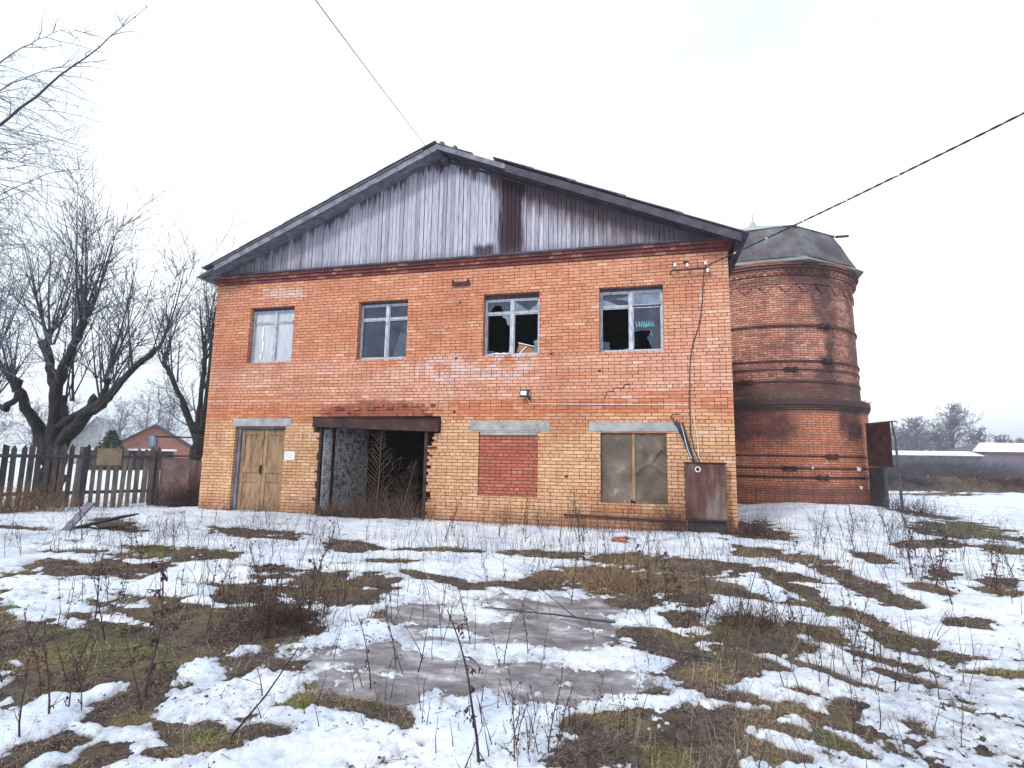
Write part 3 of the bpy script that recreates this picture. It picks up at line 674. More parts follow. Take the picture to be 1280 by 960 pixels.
snow = grid_mesh('snow', x, y, z, nr, na, M['snow'], keep=(t_ > -.012) & ~in_building(x, y), attrs={'thin': np.clip(thin_a, 0, 1)})
tag(snow, kind='structure')
# frozen puddle: level sheet in the hollow of the yard
mb = MB()
gx = np.linspace(8.4, 12.6, 70); gy = np.linspace(-9.0, -5.6, 60)
XX, YY = np.meshgrid(gx, gy, indexing='ij')
ze = mound(XX, YY) + .003 + .004 * fbm(XX, YY, 2.5, 3, 61)
ki = inside(XX, YY, ICE_PATCHES) + fbm(XX, YY, 2.5, 3, 63) * .3 < 1.3
ice = grid_mesh('ice', XX, YY, ze, 70, 60, M['ice'], keep=ki); tag(ice, kind='structure')
ice.data.flip_normals()

# ---------------------------------------------------------------- the brick building
B = thing('brick_building', 'abandoned two storey orange brick building with grey plank gable', 'building', (0, 0, 0))
WT = .50
holes = [(.95, 2.46, -.3, 2.21), (3.47, 6.36, -.3, 2.24),
         (7.65, 9.06, .64, 2.10), (10.46, 11.87, .58, 2.10),
         (1.12, 2.48, 3.90, 5.41), (4.36, 5.72, 3.90, 5.41), (7.69, 9.06, 3.90, 5.41), (10.45, 11.86, 3.90, 5.41)]
lint = [(.87, 2.64, 2.215, 2.42), (7.42, 9.33, 2.12, 2.345), (10.2, 12.14, 2.12, 2.325)]
rng = random.Random(3)
tooth = {}
for k in range(-4, 32):
    tooth[k] = rng.choice([0, 0, .065, 0, .13, .065]) if k > 6 else rng.choice([0, 0, 0, .065])
for k in (24, 25, 26, 27, 28): tooth[k] = rng.choice([.13, .19, .26])
missing = {(7.03, 5.22), (7.03, 3.86), (7.02, 2.56), (7.09, 5.3), (9.3, 1.0)}
crack = [(10.60, 2.93), (10.67, 3.01), (10.67, 3.08), (10.8, 3.08)]
def solid(xa, za):
    if xa < 0 or xa > 13.24 or za < -.3 or za > 6.08: return False
    for (a, b, c, d) in holes:
        if a < xa < b and c < za < d: return False
    for (a, b, c, d) in lint:
        if a < xa < b and c < za < d: return False
    k = int(math.floor(za / .077))
    if 6.3 < xa < 6.36 + tooth.get(k, 0) and za < 2.1: return False
    if 3.47 - (.06 if k in (9, 10, 18, 19) else 0) < xa < 3.5 and za < 2.1: return False
    if 3.28 < xa < 6.7 and 2.06 < za < 2.47: return False
    return True
xs = {0, 13.24}; zs = {-.3, 6.08}
for (a, b, c, d) in holes + lint: xs |= {a, b}; zs |= {c, d}
xs |= {3.28, 6.7, 3.41}; zs |= {2.06, 2.47}
for q in (.065, .13, .19, .26): xs.add(6.36 + q)
for k in range(-3, 28): zs.add(round(k * .077, 4))
xs = sorted(x_ for x_ in xs if 0 <= x_ <= 13.24); zs = sorted(z_ for z_ in zs if -.3 <= z_ <= 6.08)
w = MB()
for i in range(len(xs) - 1):
    for j in range(len(zs) - 1):
        x0, x1, z0, z1 = xs[i], xs[i + 1], zs[j], zs[j + 1]
        if x1 - x0 < 1e-5 or z1 - z0 < 1e-5: continue
        cx, cz = (x0 + x1) / 2, (z0 + z1) / 2
        if not solid(cx, cz): continue
        w.quad((x0, 0, z0), (x1, 0, z0), (x1, 0, z1), (x0, 0, z1))
        w.quad((x1, WT, z0), (x0, WT, z0), (x0, WT, z1), (x1, WT, z1))
        e = 1e-3
        if not solid(x0 - e, cz): w.quad((x0, WT, z0), (x0, 0, z0), (x0, 0, z1), (x0, WT, z1))
        if not solid(x1 + e, cz): w.quad((x1, 0, z0), (x1, WT, z0), (x1, WT, z1), (x1, 0, z1))
        if not solid(cx, z1 + e): w.quad((x0, 0, z1), (x1, 0, z1), (x1, WT, z1), (x0, WT, z1))
        if not solid(cx, z0 - e): w.quad((x0, WT, z0), (x1, WT, z0), (x1, 0, z0), (x0, 0, z0))
w.build('front_wall', M['facade'], B)
DEP = 7.1
s = MB(); s.box(0, .4, WT + .002, DEP - .402, -.3, 6.3); s.build('side_wall', M['facade'], B)
s = MB(); s.box(12.84, 13.24, WT + .002, DEP - .402, -.3, 6.3); s.build('side_wall', M['facade'], B)
s = MB(); s.box(0, 13.24, DEP - .4, DEP, -.3, 6.3); s.build('rear_wall', M['facade'], B)
# inside: whitewashed cross walls of the garage, floors and partitions darkened for shade
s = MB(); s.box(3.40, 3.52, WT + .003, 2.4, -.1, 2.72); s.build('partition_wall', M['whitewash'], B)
s = MB(); s.box(3.40, 3.52, 2.403, DEP - .41, -.1, 2.72); s.build('partition_wall', M['dark'], B)  # deep end of the whitewashed wall, indoor shade put into its colour
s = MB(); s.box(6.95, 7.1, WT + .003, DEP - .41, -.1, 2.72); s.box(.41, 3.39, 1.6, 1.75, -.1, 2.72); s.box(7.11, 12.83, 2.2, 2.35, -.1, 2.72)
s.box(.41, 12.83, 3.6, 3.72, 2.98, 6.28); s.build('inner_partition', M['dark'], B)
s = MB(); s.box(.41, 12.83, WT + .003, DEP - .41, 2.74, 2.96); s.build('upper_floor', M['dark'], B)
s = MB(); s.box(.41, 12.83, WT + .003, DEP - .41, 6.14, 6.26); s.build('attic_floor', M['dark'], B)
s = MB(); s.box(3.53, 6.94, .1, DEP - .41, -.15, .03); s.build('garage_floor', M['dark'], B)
# cornice: four courses stepping out
c_ = MB()
for k, (z0, z1, pr) in enumerate(((6.082, 6.156, .03), (6.158, 6.232, .07), (6.234, 6.30, .115))):
    c_.box(-pr, 13.24 + pr, -pr, WT - .02 - k * .002, z0, z1)
    c_.box(-pr, .38, WT - .018, DEP, z0, z1); c_.box(12.86, 13.24 + pr, WT - .018, DEP, z0, z1)
c_.build('cornice', M['cornice'], B)
c_ = MB(); c_.box(-.16, 13.36, -.17, .02, 6.302, 6.345); c_.build('cornice_flashing', M['darkwood'], B)

# gable of vertical boards
APX, APZ, SL, SR = 6.56, 9.10, .425, .418
def roofz(x): return APZ - (APX - x) * SL if x < APX else APZ - (x - APX) * SR
g = MB(); x_ = .06
while x_ < 13.2:
    bw = rng.uniform(.082, .12); x1 = min(x_ + bw, 13.2)
    if roofz((x_ + x1) / 2) - 6.36 > .05:
        gap = rng.uniform(.006, .016); yo = rng.uniform(-.012, .012)
        zt0, zt1 = roofz(x_) - .03, roofz(x1 - gap) - .03
        zb = 6.335 + rng.uniform(-.015, .02) - (0.0 if rng.random() > .06 else .03)
        tl = rng.uniform(-.006, .006)
        y0 = -.055 + yo; y1 = -.03 + yo
        g.hexa([(x_ + tl, y0, zb), (x1 - gap + tl, y0, zb), (x1 - gap + tl, y1, zb), (x_ + tl, y1, zb), (x_, y0, zt0), (x1 - gap, y0, zt1), (x1 - gap, y1, zt1), (x_, y1, zt0)], rng.random())
    x_ = x1
g.build('gable_boards', M['boards'], B)
g = MB(); g.prism([(.1, 6.33), (13.14, 6.33), (APX, APZ - .05)], -.012, .03); g.build('gable_backing', M['darkwood'], B)
# battens nailed along the slope, just under the soffit
s = MB()
s.hexa([(APX, -.085, APZ - .16), (12.9, -.085, roofz(12.9) - .10), (12.9, -.06, roofz(12.9) - .10), (APX, -.06, APZ - .16), (APX, -.085, APZ - .10), (12.9, -.085, roofz(12.9) - .05), (12.9, -.06, roofz(12.9) - .05), (APX, -.06, APZ - .10)])
s.build('gable_batten', M['darkwood'], B)

# roof: rafters of each slope, soffit, verge boards and lapped sheets
OV = -.55; RY = DEP + .35
def slope_bar(mbx, xa, xb, dz0, dz1, y0, y1, t=0.0):
    za, zb = roofz(xa), roofz(xb)
    mbx.hexa([(xa, y0, za + dz0), (xb, y0, zb + dz0), (xb, y1, zb + dz0), (xa, y1, za + dz0),
              (xa, y0, za + dz1), (xb, y0, zb + dz1), (xb, y1, zb + dz1), (xa, y1, za + dz1)], t)
def roof_side(xa, xb, mat_soffit):
    s = MB(); n = 5
    for k in range(n):
        y0 = OV + .035 + k * (abs(OV) + .03) / n
        slope_bar(s, xa, xb, -.045 - (k % 2) * .006, -.015, y0, y0 + (abs(OV) + .03) / n - .008)
    s.build('soffit', mat_soffit, B)
roof_side(.0, APX - .001, M['oldwood']); roof_side(APX + .001, 13.42, M['darkwood'])
s = MB(); slope_bar(s, .33, APX - .002, -.13, .03, OV, OV + .03); s.build('verge_board', M['oldwood'], B)
s = MB(); slope_bar(s, .28, 6.2, .032, .075, OV - .03, OV + .035); s.build('verge_strip', M['roofing'], B)
s = MB(); slope_bar(s, APX + .002, 8.3, -.10, .03, OV, OV + .03); s.build('verge_board', M['oldwood'], B)
s = MB(); slope_bar(s, 8.302, 13.44, -.16, .02, OV + .004, OV + .034); s.build('verge_board', M['darkwood'], B)
s = MB(); slope_bar(s, -.1, APX, -.012, .01, WT + .2, RY); slope_bar(s, APX, 13.4, -.012, .01, WT + .2, RY); s.build('roof_deck', M['darkwood'], B)
def sheets(cuts, y0, y1, name, mat, lift=.012, th=.018):
    for (xa, xb, dz) in cuts:
        s = MB(); za, zb = roofz(xa), roofz(xb)
        # each sheet rises a little at its lower end where it laps the one below
        hi_a = dz + (lift if abs(xa - APX) > abs(xb - APX) else 0); hi_b = dz + (lift if abs(xb - APX) > abs(xa - APX) else 0)
        s.hexa([(xa, y0, za + hi_a), (xb, y0, zb + hi_b), (xb, y1, zb + hi_b), (xa, y1, za + hi_a),
                (xa, y0, za + hi_a + th), (xb, y0, zb + hi_b + th), (xb, y1, zb + hi_b + th), (xa, y1, za + hi_a + th)])
        s.build(name, mat, B)
sheets([(-.02, 1.3, .078), (1.1, 2.6, .082), (2.4, 3.9, .086), (3.7, 5.2, .090), (5.0, APX - .02, .094)], OV - .05, RY, 'roof_sheet', M['roofing'], .015)
sheets([(-.32, .6, .03)], OV + .1, RY, 'eave_sheet', M['slate'], .0, .02)
sheets([(APX + .02, 7.5, .032), (8.0, 9.0, .094), (8.8, 10.0, .086), (9.8, 11.1, .072), (10.9, 12.3, .058), (12.1, 13.6, .045)], OV - .02, RY, 'roof_sheet', M['roofing'], .012, .022)
sheets([(7.3, 8.3, .025)], OV + .05, RY, 'roof_sheet', M['slate'], .006, .02)
for (x0, x1) in ((6.62, 6.72), (6.98, 7.06)):
    s = MB(); s.box(x0, x1, OV + .02, OV + .25, roofz(x1) + .05, roofz(x0) + .12); s.build('ridge_scrap', M['roofing'], B)
# eaves seen edge-on at the two lower corners
s = MB(); s.hexa([(-.22, OV + .2, 6.20), (.5, -.06, 6.36), (.5, RY, 6.36), (-.22, RY, 6.20), (-.22, OV + .2, 6.225), (.5, -.06, 6.385), (.5, RY, 6.385), (-.22, RY, 6.225)])
s.build('eave_board', M['oldwood'], B)
s = MB(); s.box(13.36, 13.42, OV + .3, RY, 6.05, 6.2); s.build('eave_board', M['darkwood'], B)
# hook of the overhead line below the ridge
s = MB(); s.obox((6.66, -.2, 8.86), (.16, .2, .14), (0, .2, 0)); s.tube([(6.58, -.09, 8.86), (6.54, -.16, 8.70), (6.5, -.14, 8.58)], .022, 6); s.build('cable_hook', M['darkwood'], B)

# lintels
for (a, b, c, d) in lint:
    s = MB(); s.box(a + .004, b - .004, -.012, .3, c + .003, d - .003); s.build('lintel', M['concrete'], B, bevel=.008)
s = MB(); s.box(7.68, 9.05, .012, .1, 2.03, 2.115); s.build('mortar_pad', M['concrete'], B)

# steel frame of the garage opening
s = MB(); s.hexa([(3.30, -.10, 2.20), (6.68, -.10, 2.09), (6.68, .30, 2.09), (3.30, .30, 2.20), (3.30, -.10, 2.44), (6.68, -.10, 2.39), (6.68, .30, 2.39), (3.30, .30, 2.44)])
s.hexa([(3.26, -.13, 2.44), (6.70, -.13, 2.39), (6.70, -.02, 2.39), (3.26, -.02, 2.44), (3.26, -.13, 2.462), (6.70, -.13, 2.412), (6.70, -.02, 2.412), (3.26, -.02, 2.462)])
s.build('garage_beam', M['rust'], B, bevel=.006)
for (x0, x1, y0, y1, zt) in ((3.46, 3.53, -.015, .08, 2.2), (6.30, 6.38, -.015, .08, 2.10), (3.535, 3.59, .46, .54, 2.2)):
    s = MB(); s.box(x0, x1, y0, y1, -.1, zt)
    s.build('garage_post', M['rust'], B, bevel=.004)
for (hx, z_, hw_) in ((3.46, .42, .12), (3.46, 1.1, .12), (3.46, 1.92, .12), (6.44, .55, .13), (6.44, 1.55, .13), (6.50, 1.72, .2)):
    s = MB(); s.obox((hx, -.02, z_), (hw_, .05, .035), (0, rng.uniform(-.2, .2), 0)); s.build('hinge_stub', M['rust'], B)
# patch of old whitewashed brick on the jamb
s = MB(); s.box(3.533, 3.548, .085, .455, 0, 2.15); s.build('jamb_facing', M['whitewash'], B)
for k in range(7):
    s = MB(); s.obox((6.56 + rng.uniform(-.05, .05), rng.uniform(.02, .12), 1.66 + k * .06 + rng.uniform(-.01, .01)), (rng.uniform(.08, .16), .1, .055), (0, rng.uniform(-.3, .3), rng.uniform(-.3, .3)))
    s.build('broken_brick', M['facade'], B)
# bricks flaking out above the beam
for k in range(26):
    xx = 3.5 + k * .125 + rng.uniform(-.03, .03)
    if rng.random() < .75: s = MB(); s.obox((xx, rng.uniform(-.012, .0), 2.50 + rng.choice([0, .077, .154, .231])), (rng.uniform(.07, .23), .05, .06), (rng.uniform(-.05, .05), rng.uniform(-.05, .05), rng.uniform(-.06, .06))); s.build('loose_brick', M[rng.choice(['cornice', 'infill', 'facade'])], B)

# old double door
D = MB(); D.box(.955, 1.05, .10, .22, -.1, 2.205); D.box(2.415, 2.455, .10, .22, -.1, 2.205); D.box(1.052, 2.413, .10, .22, 2.15, 2.205)
D.build('door_frame', M['winwood' if 0 else 'oldwood'], B)
def leaf(x0, x1):
    s = MB(); y = .17
    s.box(x0, x1, y, y + .05, .0, 2.14)
    st = .11
    for (a, b, c, d) in ((x0, x0 + st, .0, 2.14), (x1 - st, x1, .0, 2.14), (x0 + st, x1 - st, 2.0, 2.14), (x0 + st, x1 - st, 1.02, 1.16), (x0 + st, x1 - st, .0, .2), (x0 + st, x1 - st, .78, .86)):
        s.box(a + .001, b - .001, y - .022, y - .001, c + .001, d - .001)
    return s.build('door_leaf', M['door'], B, bevel=.004)
dd_ = None
L1 = leaf(1.054, 1.73); L2 = leaf(1.742, 2.411)
s = MB(); s.tube([(1.70, .13, 1.02), (1.70, .10, 1.04), (1.70, .10, 1.16), (1.70, .13, 1.195)], .012, 6); s.obox((1.70, .142, 1.1), (.05, .012, .24)); s.build('door_handle', M['rust'], L1)
s = MB(); s.box(.87, 2.5, -.05, .1, -.12, .02); s.build('door_sill', M['concrete'], B)

# bricked-up opening
s = MB(); s.box(7.652, 9.058, .035, .2, .645, 2.10); s.build('brick_infill', M['infill'], B)
# plated shutters
s = MB(); s.box(10.462, 11.13, .07, .10, .66, 2.098); s.build('shutter_leaf', M['shutter'], B)
s = MB(); n = 22
# dented right leaf as a relief grid
gx = np.linspace(11.205, 11.866, n); gz = np.linspace(.66, 2.098, 36)
for i in range(n - 1):
    for j in range(35):
        def yy(a, b):
            q = .07 - .05 * math.exp(-((b - (1.62 + .12 * math.sin((a - 11.2) * 14))) / .06) ** 2) * (a > 11.28) + .04 * math.exp(-((a - 11.55) / .2) ** 2 - ((b - 1.5) / .2) ** 2) + .015 * math.sin(a * 19) * math.sin(b * 7)
            return q - .03 * math.exp(-((b - (1.33 + .1 * math.cos((a - 11.5) * 9))) / .05) ** 2)
        s.quad((gx[i], yy(gx[i], gz[j]), gz[j]), (gx[i + 1], yy(gx[i + 1], gz[j]), gz[j]), (gx[i + 1], yy(gx[i + 1], gz[j + 1]), gz[j + 1]), (gx[i], yy(gx[i], gz[j + 1]), gz[j + 1]))
s.box(11.206, 11.866, .16, .19, .66, 2.09)
s.build('shutter_leaf', M['shutter'], B, smooth=True)
s = MB(); s.box(11.135, 11.2, .05, .11, .63, 2.10); s.build('shutter_post', M['door'], B)
s = MB(); s.box(10.462, 11.1, .055, .15, .585, .66); s.box(11.2, 11.866, .055, .15, .585, .655); s.build('shutter_sill', M['shutter'], B)
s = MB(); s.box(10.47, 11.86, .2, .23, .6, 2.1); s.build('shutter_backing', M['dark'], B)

# ---- windows
def window(x0, x1, z0, z1, mid, trans, off=.15, strip_top=.07, shade='winwood'):
    """frame + mullion + transoms; returns frame object"""
    y0, y1 = off, off + .07; m = M[shade]
    s = MB(); fw = .045
    zt = z1 - strip_top
    s.box(x0 + .004, x0 + fw, y0, y1, z0 + .004, zt); s.box(x1 - fw, x1 - .004, y0, y1, z0 + .004, zt)
    s.box(x0 + fw + .001, x1 - fw - .001, y0 - .005, y1, z0 + .004, z0 + fw + .01); s.box(x0 + fw + .001, x1 - fw - .001, y0, y1, zt - fw, zt)
    fr = s.build('window_frame', m, B, bevel=.004)
    mx = x0 + (x1 - x0) * mid
    q = MB(); q.box(mx - .04, mx + .04, y0 - .012, y1 + .002, z0 + fw + .012, zt - fw - .001); q.build('mullion', m, fr, bevel=.004)
    tz = z0 + (z1 - z0) * trans
    for k, (a, b) in enumerate(((x0 + fw + .001, mx - .041), (mx + .041, x1 - fw - .001))):
        if trans_on[k]:
            q = MB(); q.box(a, b, y0 + .004, y1 - .004, tz - .016, tz + .016); q.build('transom', m, fr, bevel=.003)
        # inner sash
        q = MB(); sw = .018
        for (c, d) in ((z0 + fw + .012, tz - .024), (tz + .024, zt - fw - .002)):
            q.box(a, a + sw, y0 + .012, y1 - .01, c, d); q.box(b - sw, b, y0 + .012, y1 - .01, c, d)
            q.box(a + sw, b - sw, y0 + .013, y1 - .011, c, c + sw); q.box(a + sw, b - sw, y0 + .013, y1 - .011, d - sw, d)
        q.build('sash', m, fr)
    s = MB(); s.box(x0 + .002, x1 - .002, off - .02, .34, zt + .002, z1 - .002); s.build('window_head', M['darkwood'], fr)
    return fr, x0 + fw, mx, x1 - fw, z0 + fw + .012, tz, zt - fw
def pane(fr, pts, y, m='glass', name='pane'):
    s = MB(); s.prism(pts, y, y + .005); return s.build(name, M[m], fr)
trans_on = (1, 1)
rect = lambda a, b, c, d: [(a, c), (b, c), (b, d), (a, d)]
# first window: whole panes, pale boarding behind
fr, a, m_, b, z0, tz, z1 = window(1.12, 2.48, 3.90, 5.41, .52, .74)
for q in (rect(a, m_, z0, tz), rect(a, m_, tz, z1), rect(m_, b, z0, tz), rect(m_, b, tz, z1)): pane(fr, q, .185, 'milky')
s = MB(); s.box(a, b, .215, .235, z0, tz - .02); s.build('pale_boarding', M['curtain'], fr)
s = MB(); s.box(a + .27, a + .315, .168, .174, z0 + .28, z0 + .55); s.box(a + .25, a + .285, .168, .174, z0 + .6, z0 + .95); s.box(a + .22, a + .27, .168, .174, z0 + .06, z0 + .195); s.build('tape_strip', M['paper'], fr)
# second window: dark dusty glass, a loose slab leaning inside
fr, a, m_, b, z0, tz, z1 = window(4.36, 5.72, 3.90, 5.41, .55, .70, strip_top=.06)
for q in (rect(a, m_, z0, tz), rect(a, m_, tz, z1), rect(m_, b, tz, z1)): pane(fr, q, .185, 'glass')
pane(fr, rect(m_, b, z0, tz), .185, 'glassclear')
# third window: smashed
fr, a, m_, b, z0, tz, z1 = window(7.69, 9.06, 3.90, 5.41, .50, .70, strip_top=.10)
pane(fr, [(a, tz), (a + .08, tz), (a + .1, tz + .1), (a + .2, tz + .22), (a + .34, tz + .2), (a + .42, tz), (m_, tz), (m_, z1), (a, z1)], .185)
pane(fr, [(m_, tz + .02), (b, tz + .02), (b, z1), (b - .08, z1 - .14), (b - .25, z1 - .26), (m_ + .2, z1 - .12), (m_, z1)], .185, 'glasspale', 'glass_shard')
pane(fr, [(m_ + .05, tz + .02), (b, tz + .04), (b, z1), (m_ + .05, z1)], .195)
pane(fr, [(m_, tz), (m_, tz - .33), (m_ - .13, tz - .28), (m_ - .16, tz - .14), (m_ - .26, tz - .08), (m_ - .28, tz)], .185, 'glasspale', 'glass_shard')
pane(fr, [(a, z0), (a + .24, z0), (a + .2, z0 + .08), (a + .06, z0 + .1), (a, z0 + .16)], .185, 'glass', 'glass_shard')
pane(fr, [(b, z0), (b - .14, z0), (b - .1, z0 + .22), (b - .13, z0 + .3), (b, z0 + .34)], .185, 'glasspale', 'glass_shard')
pane(fr, [(m_, z0), (m_ - .1, z0), (m_ - .06, z0 + .2), (m_, z0 + .22)], .185, 'glasspale', 'glass_shard')
s = MB()
for k in range(7): s.obox((a + .2 + k * .06, .13, z0 - .005 + rng.uniform(0, .02)), (rng.uniform(.06, .16), .05, .025), (0, rng.uniform(-.3, .3), rng.uniform(0, 3)))
s.build('sill_debris', M['paper'], fr)
# fourth window: cracked top pane, empty left, scrawled right
trans_on = (1, 0)
fr, a, m_, b, z0, tz, z1 = window(10.45, 11.86, 3.90, 5.41, .50, .71, strip_top=.07)
pane(fr, [(a, tz), (m_, tz), (m_, z1), (a, z1)], .195)
pane(fr, [(a, tz), (m_ - .2, tz + .02), (a + .12, tz + .16), (a + .02, tz + .2)], .185, 'glasspale', 'glass_shard')
pane(fr, [(m_ - .35, tz + .2), (m_, tz + .12), (m_, z1 - .03), (m_ - .12, tz + .24)], .185, 'glasspale', 'glass_shard')
pane(fr, rect(m_, b, tz + .03, z1), .185, 'glasspale')
gp = pane(fr, [(m_, tz + .01), (m_, z0 + .42), (m_ + .12, z0 + .43), (m_ + .22, z0 + .46), (m_ + .34, z0 + .44), (m_ + .45, z0 + .46), (m_ + .4, z0 + .36), (m_ + .34, z0 + .28), (m_ + .38, z0 + .2), (m_ + .42, z0 + .1), (m_ + .47, z0), (b, z0), (b, tz + .01)], .185, 'glass')
pane(fr, [(a, z0), (a + .2, z0), (a + .16, z0 + .12), (a + .19, z0 + .2), (a + .06, z0 + .22), (a, z0 + .28)], .185, 'glass', 'glass_shard')
pane(fr, [(m_, z0), (m_ - .25, z0), (m_ - .1, z0 + .05), (m_, z0 + .08)], .185, 'glasspale', 'glass_shard')
# scrawl of cyan marker strokes on the pane
s = MB()
def stroke(pts): s.tube([(m_ + p[0], .1825, z0 + p[1]) for p in pts], .0045, 4)
pr = [(.10, .66), (.125, .54), (.15, .58), (.19, .67), (.175, .54), (.215, .60), (.25, .68), (.225, .53), (.265, .57), (.30, .66), (.27, .51), (.315, .56), (.35, .67), (.32, .52), (.36, .55), (.395, .68), (.37, .54), (.41, .58), (.44, .66), (.42, .54), (.46, .57), (.485, .64), (.47, .53), (.50, .58), (.515, .55)]
stroke(pr); stroke([(.15, .65), (.20, .55), (.26, .63), (.33, .54), (.39, .62)]); stroke([(.42, .46), (.44, .40), (.415, .35), (.47, .345), (.47, .31)])
s.build('cyan_scrawl', M['paint'], gp)
# vent slot stub, anchor holes
s = MB(); s.box(6.88, 7.33, -.05, .0, 5.66, 5.74); s.box(6.88, 6.92, -.06, .0, 5.74, 5.80); s.box(7.27, 7.31, -.06, .0, 5.74, 5.80); s.build('wall_bracket', M['rust'], B)
for (hx, hz) in ((7.09, 5.24), (7.03, 3.86), (7.03, 2.57), (9.7, 1.12), (10.45, 3.48), (9.35, 3.9), (6.62, 2.2)):
    s = MB(); s.obox((hx, -.002, hz), (.06, .012, .05), (0, rng.uniform(-.3, .3), 0)); s.build('anchor_hole', M['dark'], B)
s = MB()
cz = [(10.55, 2.86), (10.60, 2.93), (10.60, 3.0), (10.75, 3.01), (10.75, 3.085), (10.98, 3.09), (11.0, 3.16), (11.12, 3.17)]
for k in range(len(cz) - 1):
    s.bar((cz[k][0], -.001, cz[k][1]), (cz[k + 1][0], -.001, cz[k + 1][1]), .018, .016)
s.build('wall_crack', M['dark'], B); s = MB()
cz = [(12.0, 2.33), (12.03, 2.40), (11.97, 2.42), (12.0, 2.5), (12.16, 2.5)]
for k in range(len(cz) - 1):
    s.bar((cz[k][0], -.001, cz[k][1]), (cz[k + 1][0], -.001, cz[k + 1][1]), .018, .016)
s.build('wall_crack', M['dark'], B)

# ---- things fixed to or leaning in the building
sl = MB(); sl.hexa([(5.22, .26, 3.96), (5.66, .26, 3.96), (5.66, .30, 3.96), (5.22, .30, 3.96), (5.42, .26, 4.62), (5.66, .26, 4.58), (5.66, .30, 4.58), (5.42, .30, 4.62)])
o = sl.build('slab', M['slate']); tag(o, 'blue-grey panel leaning inside the dark dusty upper window', 'slab')
cb = thing('cardboard_box', 'torn brown cardboard box lying on the sill of the smashed window', 'box', (8.7, .28, 3.97))
s = MB(); s.obox((8.7, .32, 4.05), (.42, .2, .2), (0, .28, .1)); s.build('box_body', M['card'], cb)
s = MB(); s.bar((8.52, .2, 4.23), (8.93, .2, 4.12), .02, .018); s.bar((8.53, .2, 3.95), (8.72, .2, 4.14), .02, .018); s.build('box_edge', M['paper'], cb)

nt = thing('paper_notice', 'small white printed notice on the wall beside the ochre double door', 'notice', (2.65, -.004, 1.47))
s = MB(); s.box(2.50, 2.79, -.012, -.004, 1.37, 1.575); s.build('sheet', M['paper'], nt)
s = MB()
for k in range(6): s.box(2.53, 2.76 - rng.uniform(0, .07), -.0145, -.0125, 1.535 - k * .026, 1.542 - k * .026)
s.build('printed_lines', M['ink'], nt)

fl = thing('floodlight', 'small black square floodlight on the wall above the bricked-up opening', 'floodlight', (8.76, -.08, 2.97))
s = MB(); s.obox((8.75, -.13, 2.975), (.20, .05, .17), (-.15, 0, .25)); s.build('housing', M['cable'], fl, bevel=.006)
s = MB(); s.obox((8.742, -.162, 2.978), (.13, .008, .10), (-.15, 0, .25)); s.build('lens', M['lens'], fl)
s = MB(); s.bar((8.84, -.10, 3.04), (8.86, -.01, 3.06), .02, .03); s.build('mounting_arm', M['cable'], fl); s = MB(); s.bar((8.84, -.10, 2.9), (8.87, -.01, 2.86), .025, .05); s.build('mounting_arm', M['cable'], fl)
s = MB(); s.tube([(8.80, -.08, 2.88), (8.84, -.04, 2.80), (8.87, -.02, 2.745), (9.5, -.015, 2.735), (11, -.015, 2.712), (12.34, -.015, 2.69)], .006, 5)
o = s.build('light_cable', M['paper']); tag(o, 'thin pale cable running along the wall from the floodlight', 'cable')

ib = thing('insulator_bracket', 'iron bracket with white insulators under the right end of the cornice', 'bracket', (12.45, -.05, 5.67))
s = MB(); s.bar((12.05, -.14, 5.655), (12.83, -.14, 5.675), .035, .03)
for xx in (12.12, 12.38, 12.6, 12.76): s.tube([(xx, -.14, 5.66), (xx, -.14, 5.74)], .008, 5)
s.bar((12.05, -.14, 5.655), (12.02, .0, 5.62), .02, .02); s.bar((12.80, -.14, 5.67), (12.84, .0, 5.64), .025, .025); s.build('iron_bar', M['rust'], ib)
for xx, zz in ((12.12, 5.74), (12.38, 5.72), (12.76, 5.74)):
    s = MB(); s.lathe([(0.0, zz), (.034, zz), (.04, zz + .02), (.022, zz + .04), (.03, zz + .055), (.015, zz + .085), (0.0, zz + .09)], (xx, -.14), 10); s.build('insulator', M['white'], ib, smooth=True)
s = MB(); s.obox((12.80, -.13, 5.62), (.05, .05, .08)); s.build('clamp', M['white'], ib)
s = MB(); s.box(12.30, 12.42, -.012, -.002, 5.86, 5.90)
s.build('anchor_plate', M['rust'], ib)

s = MB(); s.tube([(12.78, -.15, 5.70), (12.72, -.1, 5.55), (12.70, -.03, 5.3), (12.69, -.02, 5.05), (12.62, -.02, 4.5), (12.46, -.02, 4.02), (12.40, -.02, 3.7), (12.38, -.02, 3.45), (12.36, -.02, 2.7), (12.36, -.03, 2.1), (12.42, -.04, 1.75), (12.52, -.1, 1.49)], .010, 6)
o = s.build('drop_cable', M['cable']); tag(o, 'black cable hanging down the brick wall from the insulator bracket to the rusty cabinet', 'cable')
s = MB()
s.tube([(12.06, -.02, 2.33), (12.12, -.06, 2.25), (12.22, -.07, 2.0), (12.32, -.09, 1.7), (12.40, -.12, 1.49)], [.05, .05, .05, .04, .035], 7)
s.tube([(12.2, -.03, 2.33), (12.22, -.08, 2.2), (12.30, -.09, 1.9), (12.38, -.12, 1.6), (12.42, -.14, 1.49)], [.02] * 5, 6)
o = s.build('cable_bundle', M['cable']); tag(o, 'thick torn bundle of black cables sagging into the rusty cabinet', 'cable')
s = MB(); s.tube([(12.10, -.03, 2.345), (12.19, -.10, 2.2), (12.24, -.12, 1.95), (12.3, -.13, 1.7), (12.36, -.15, 1.55)], .006, 5); s.tube([(12.41, -.02, 2.6), (12.47, -.03, 2.2), (12.50, -.05, 1.9), (12.5, -.1, 1.6), (12.56, -.13, 1.49)], .005, 5)
o = s.build('loose_wire', M['paper']); tag(o, 'pair of thin pale wires dangling beside the black cable bundle', 'wire')

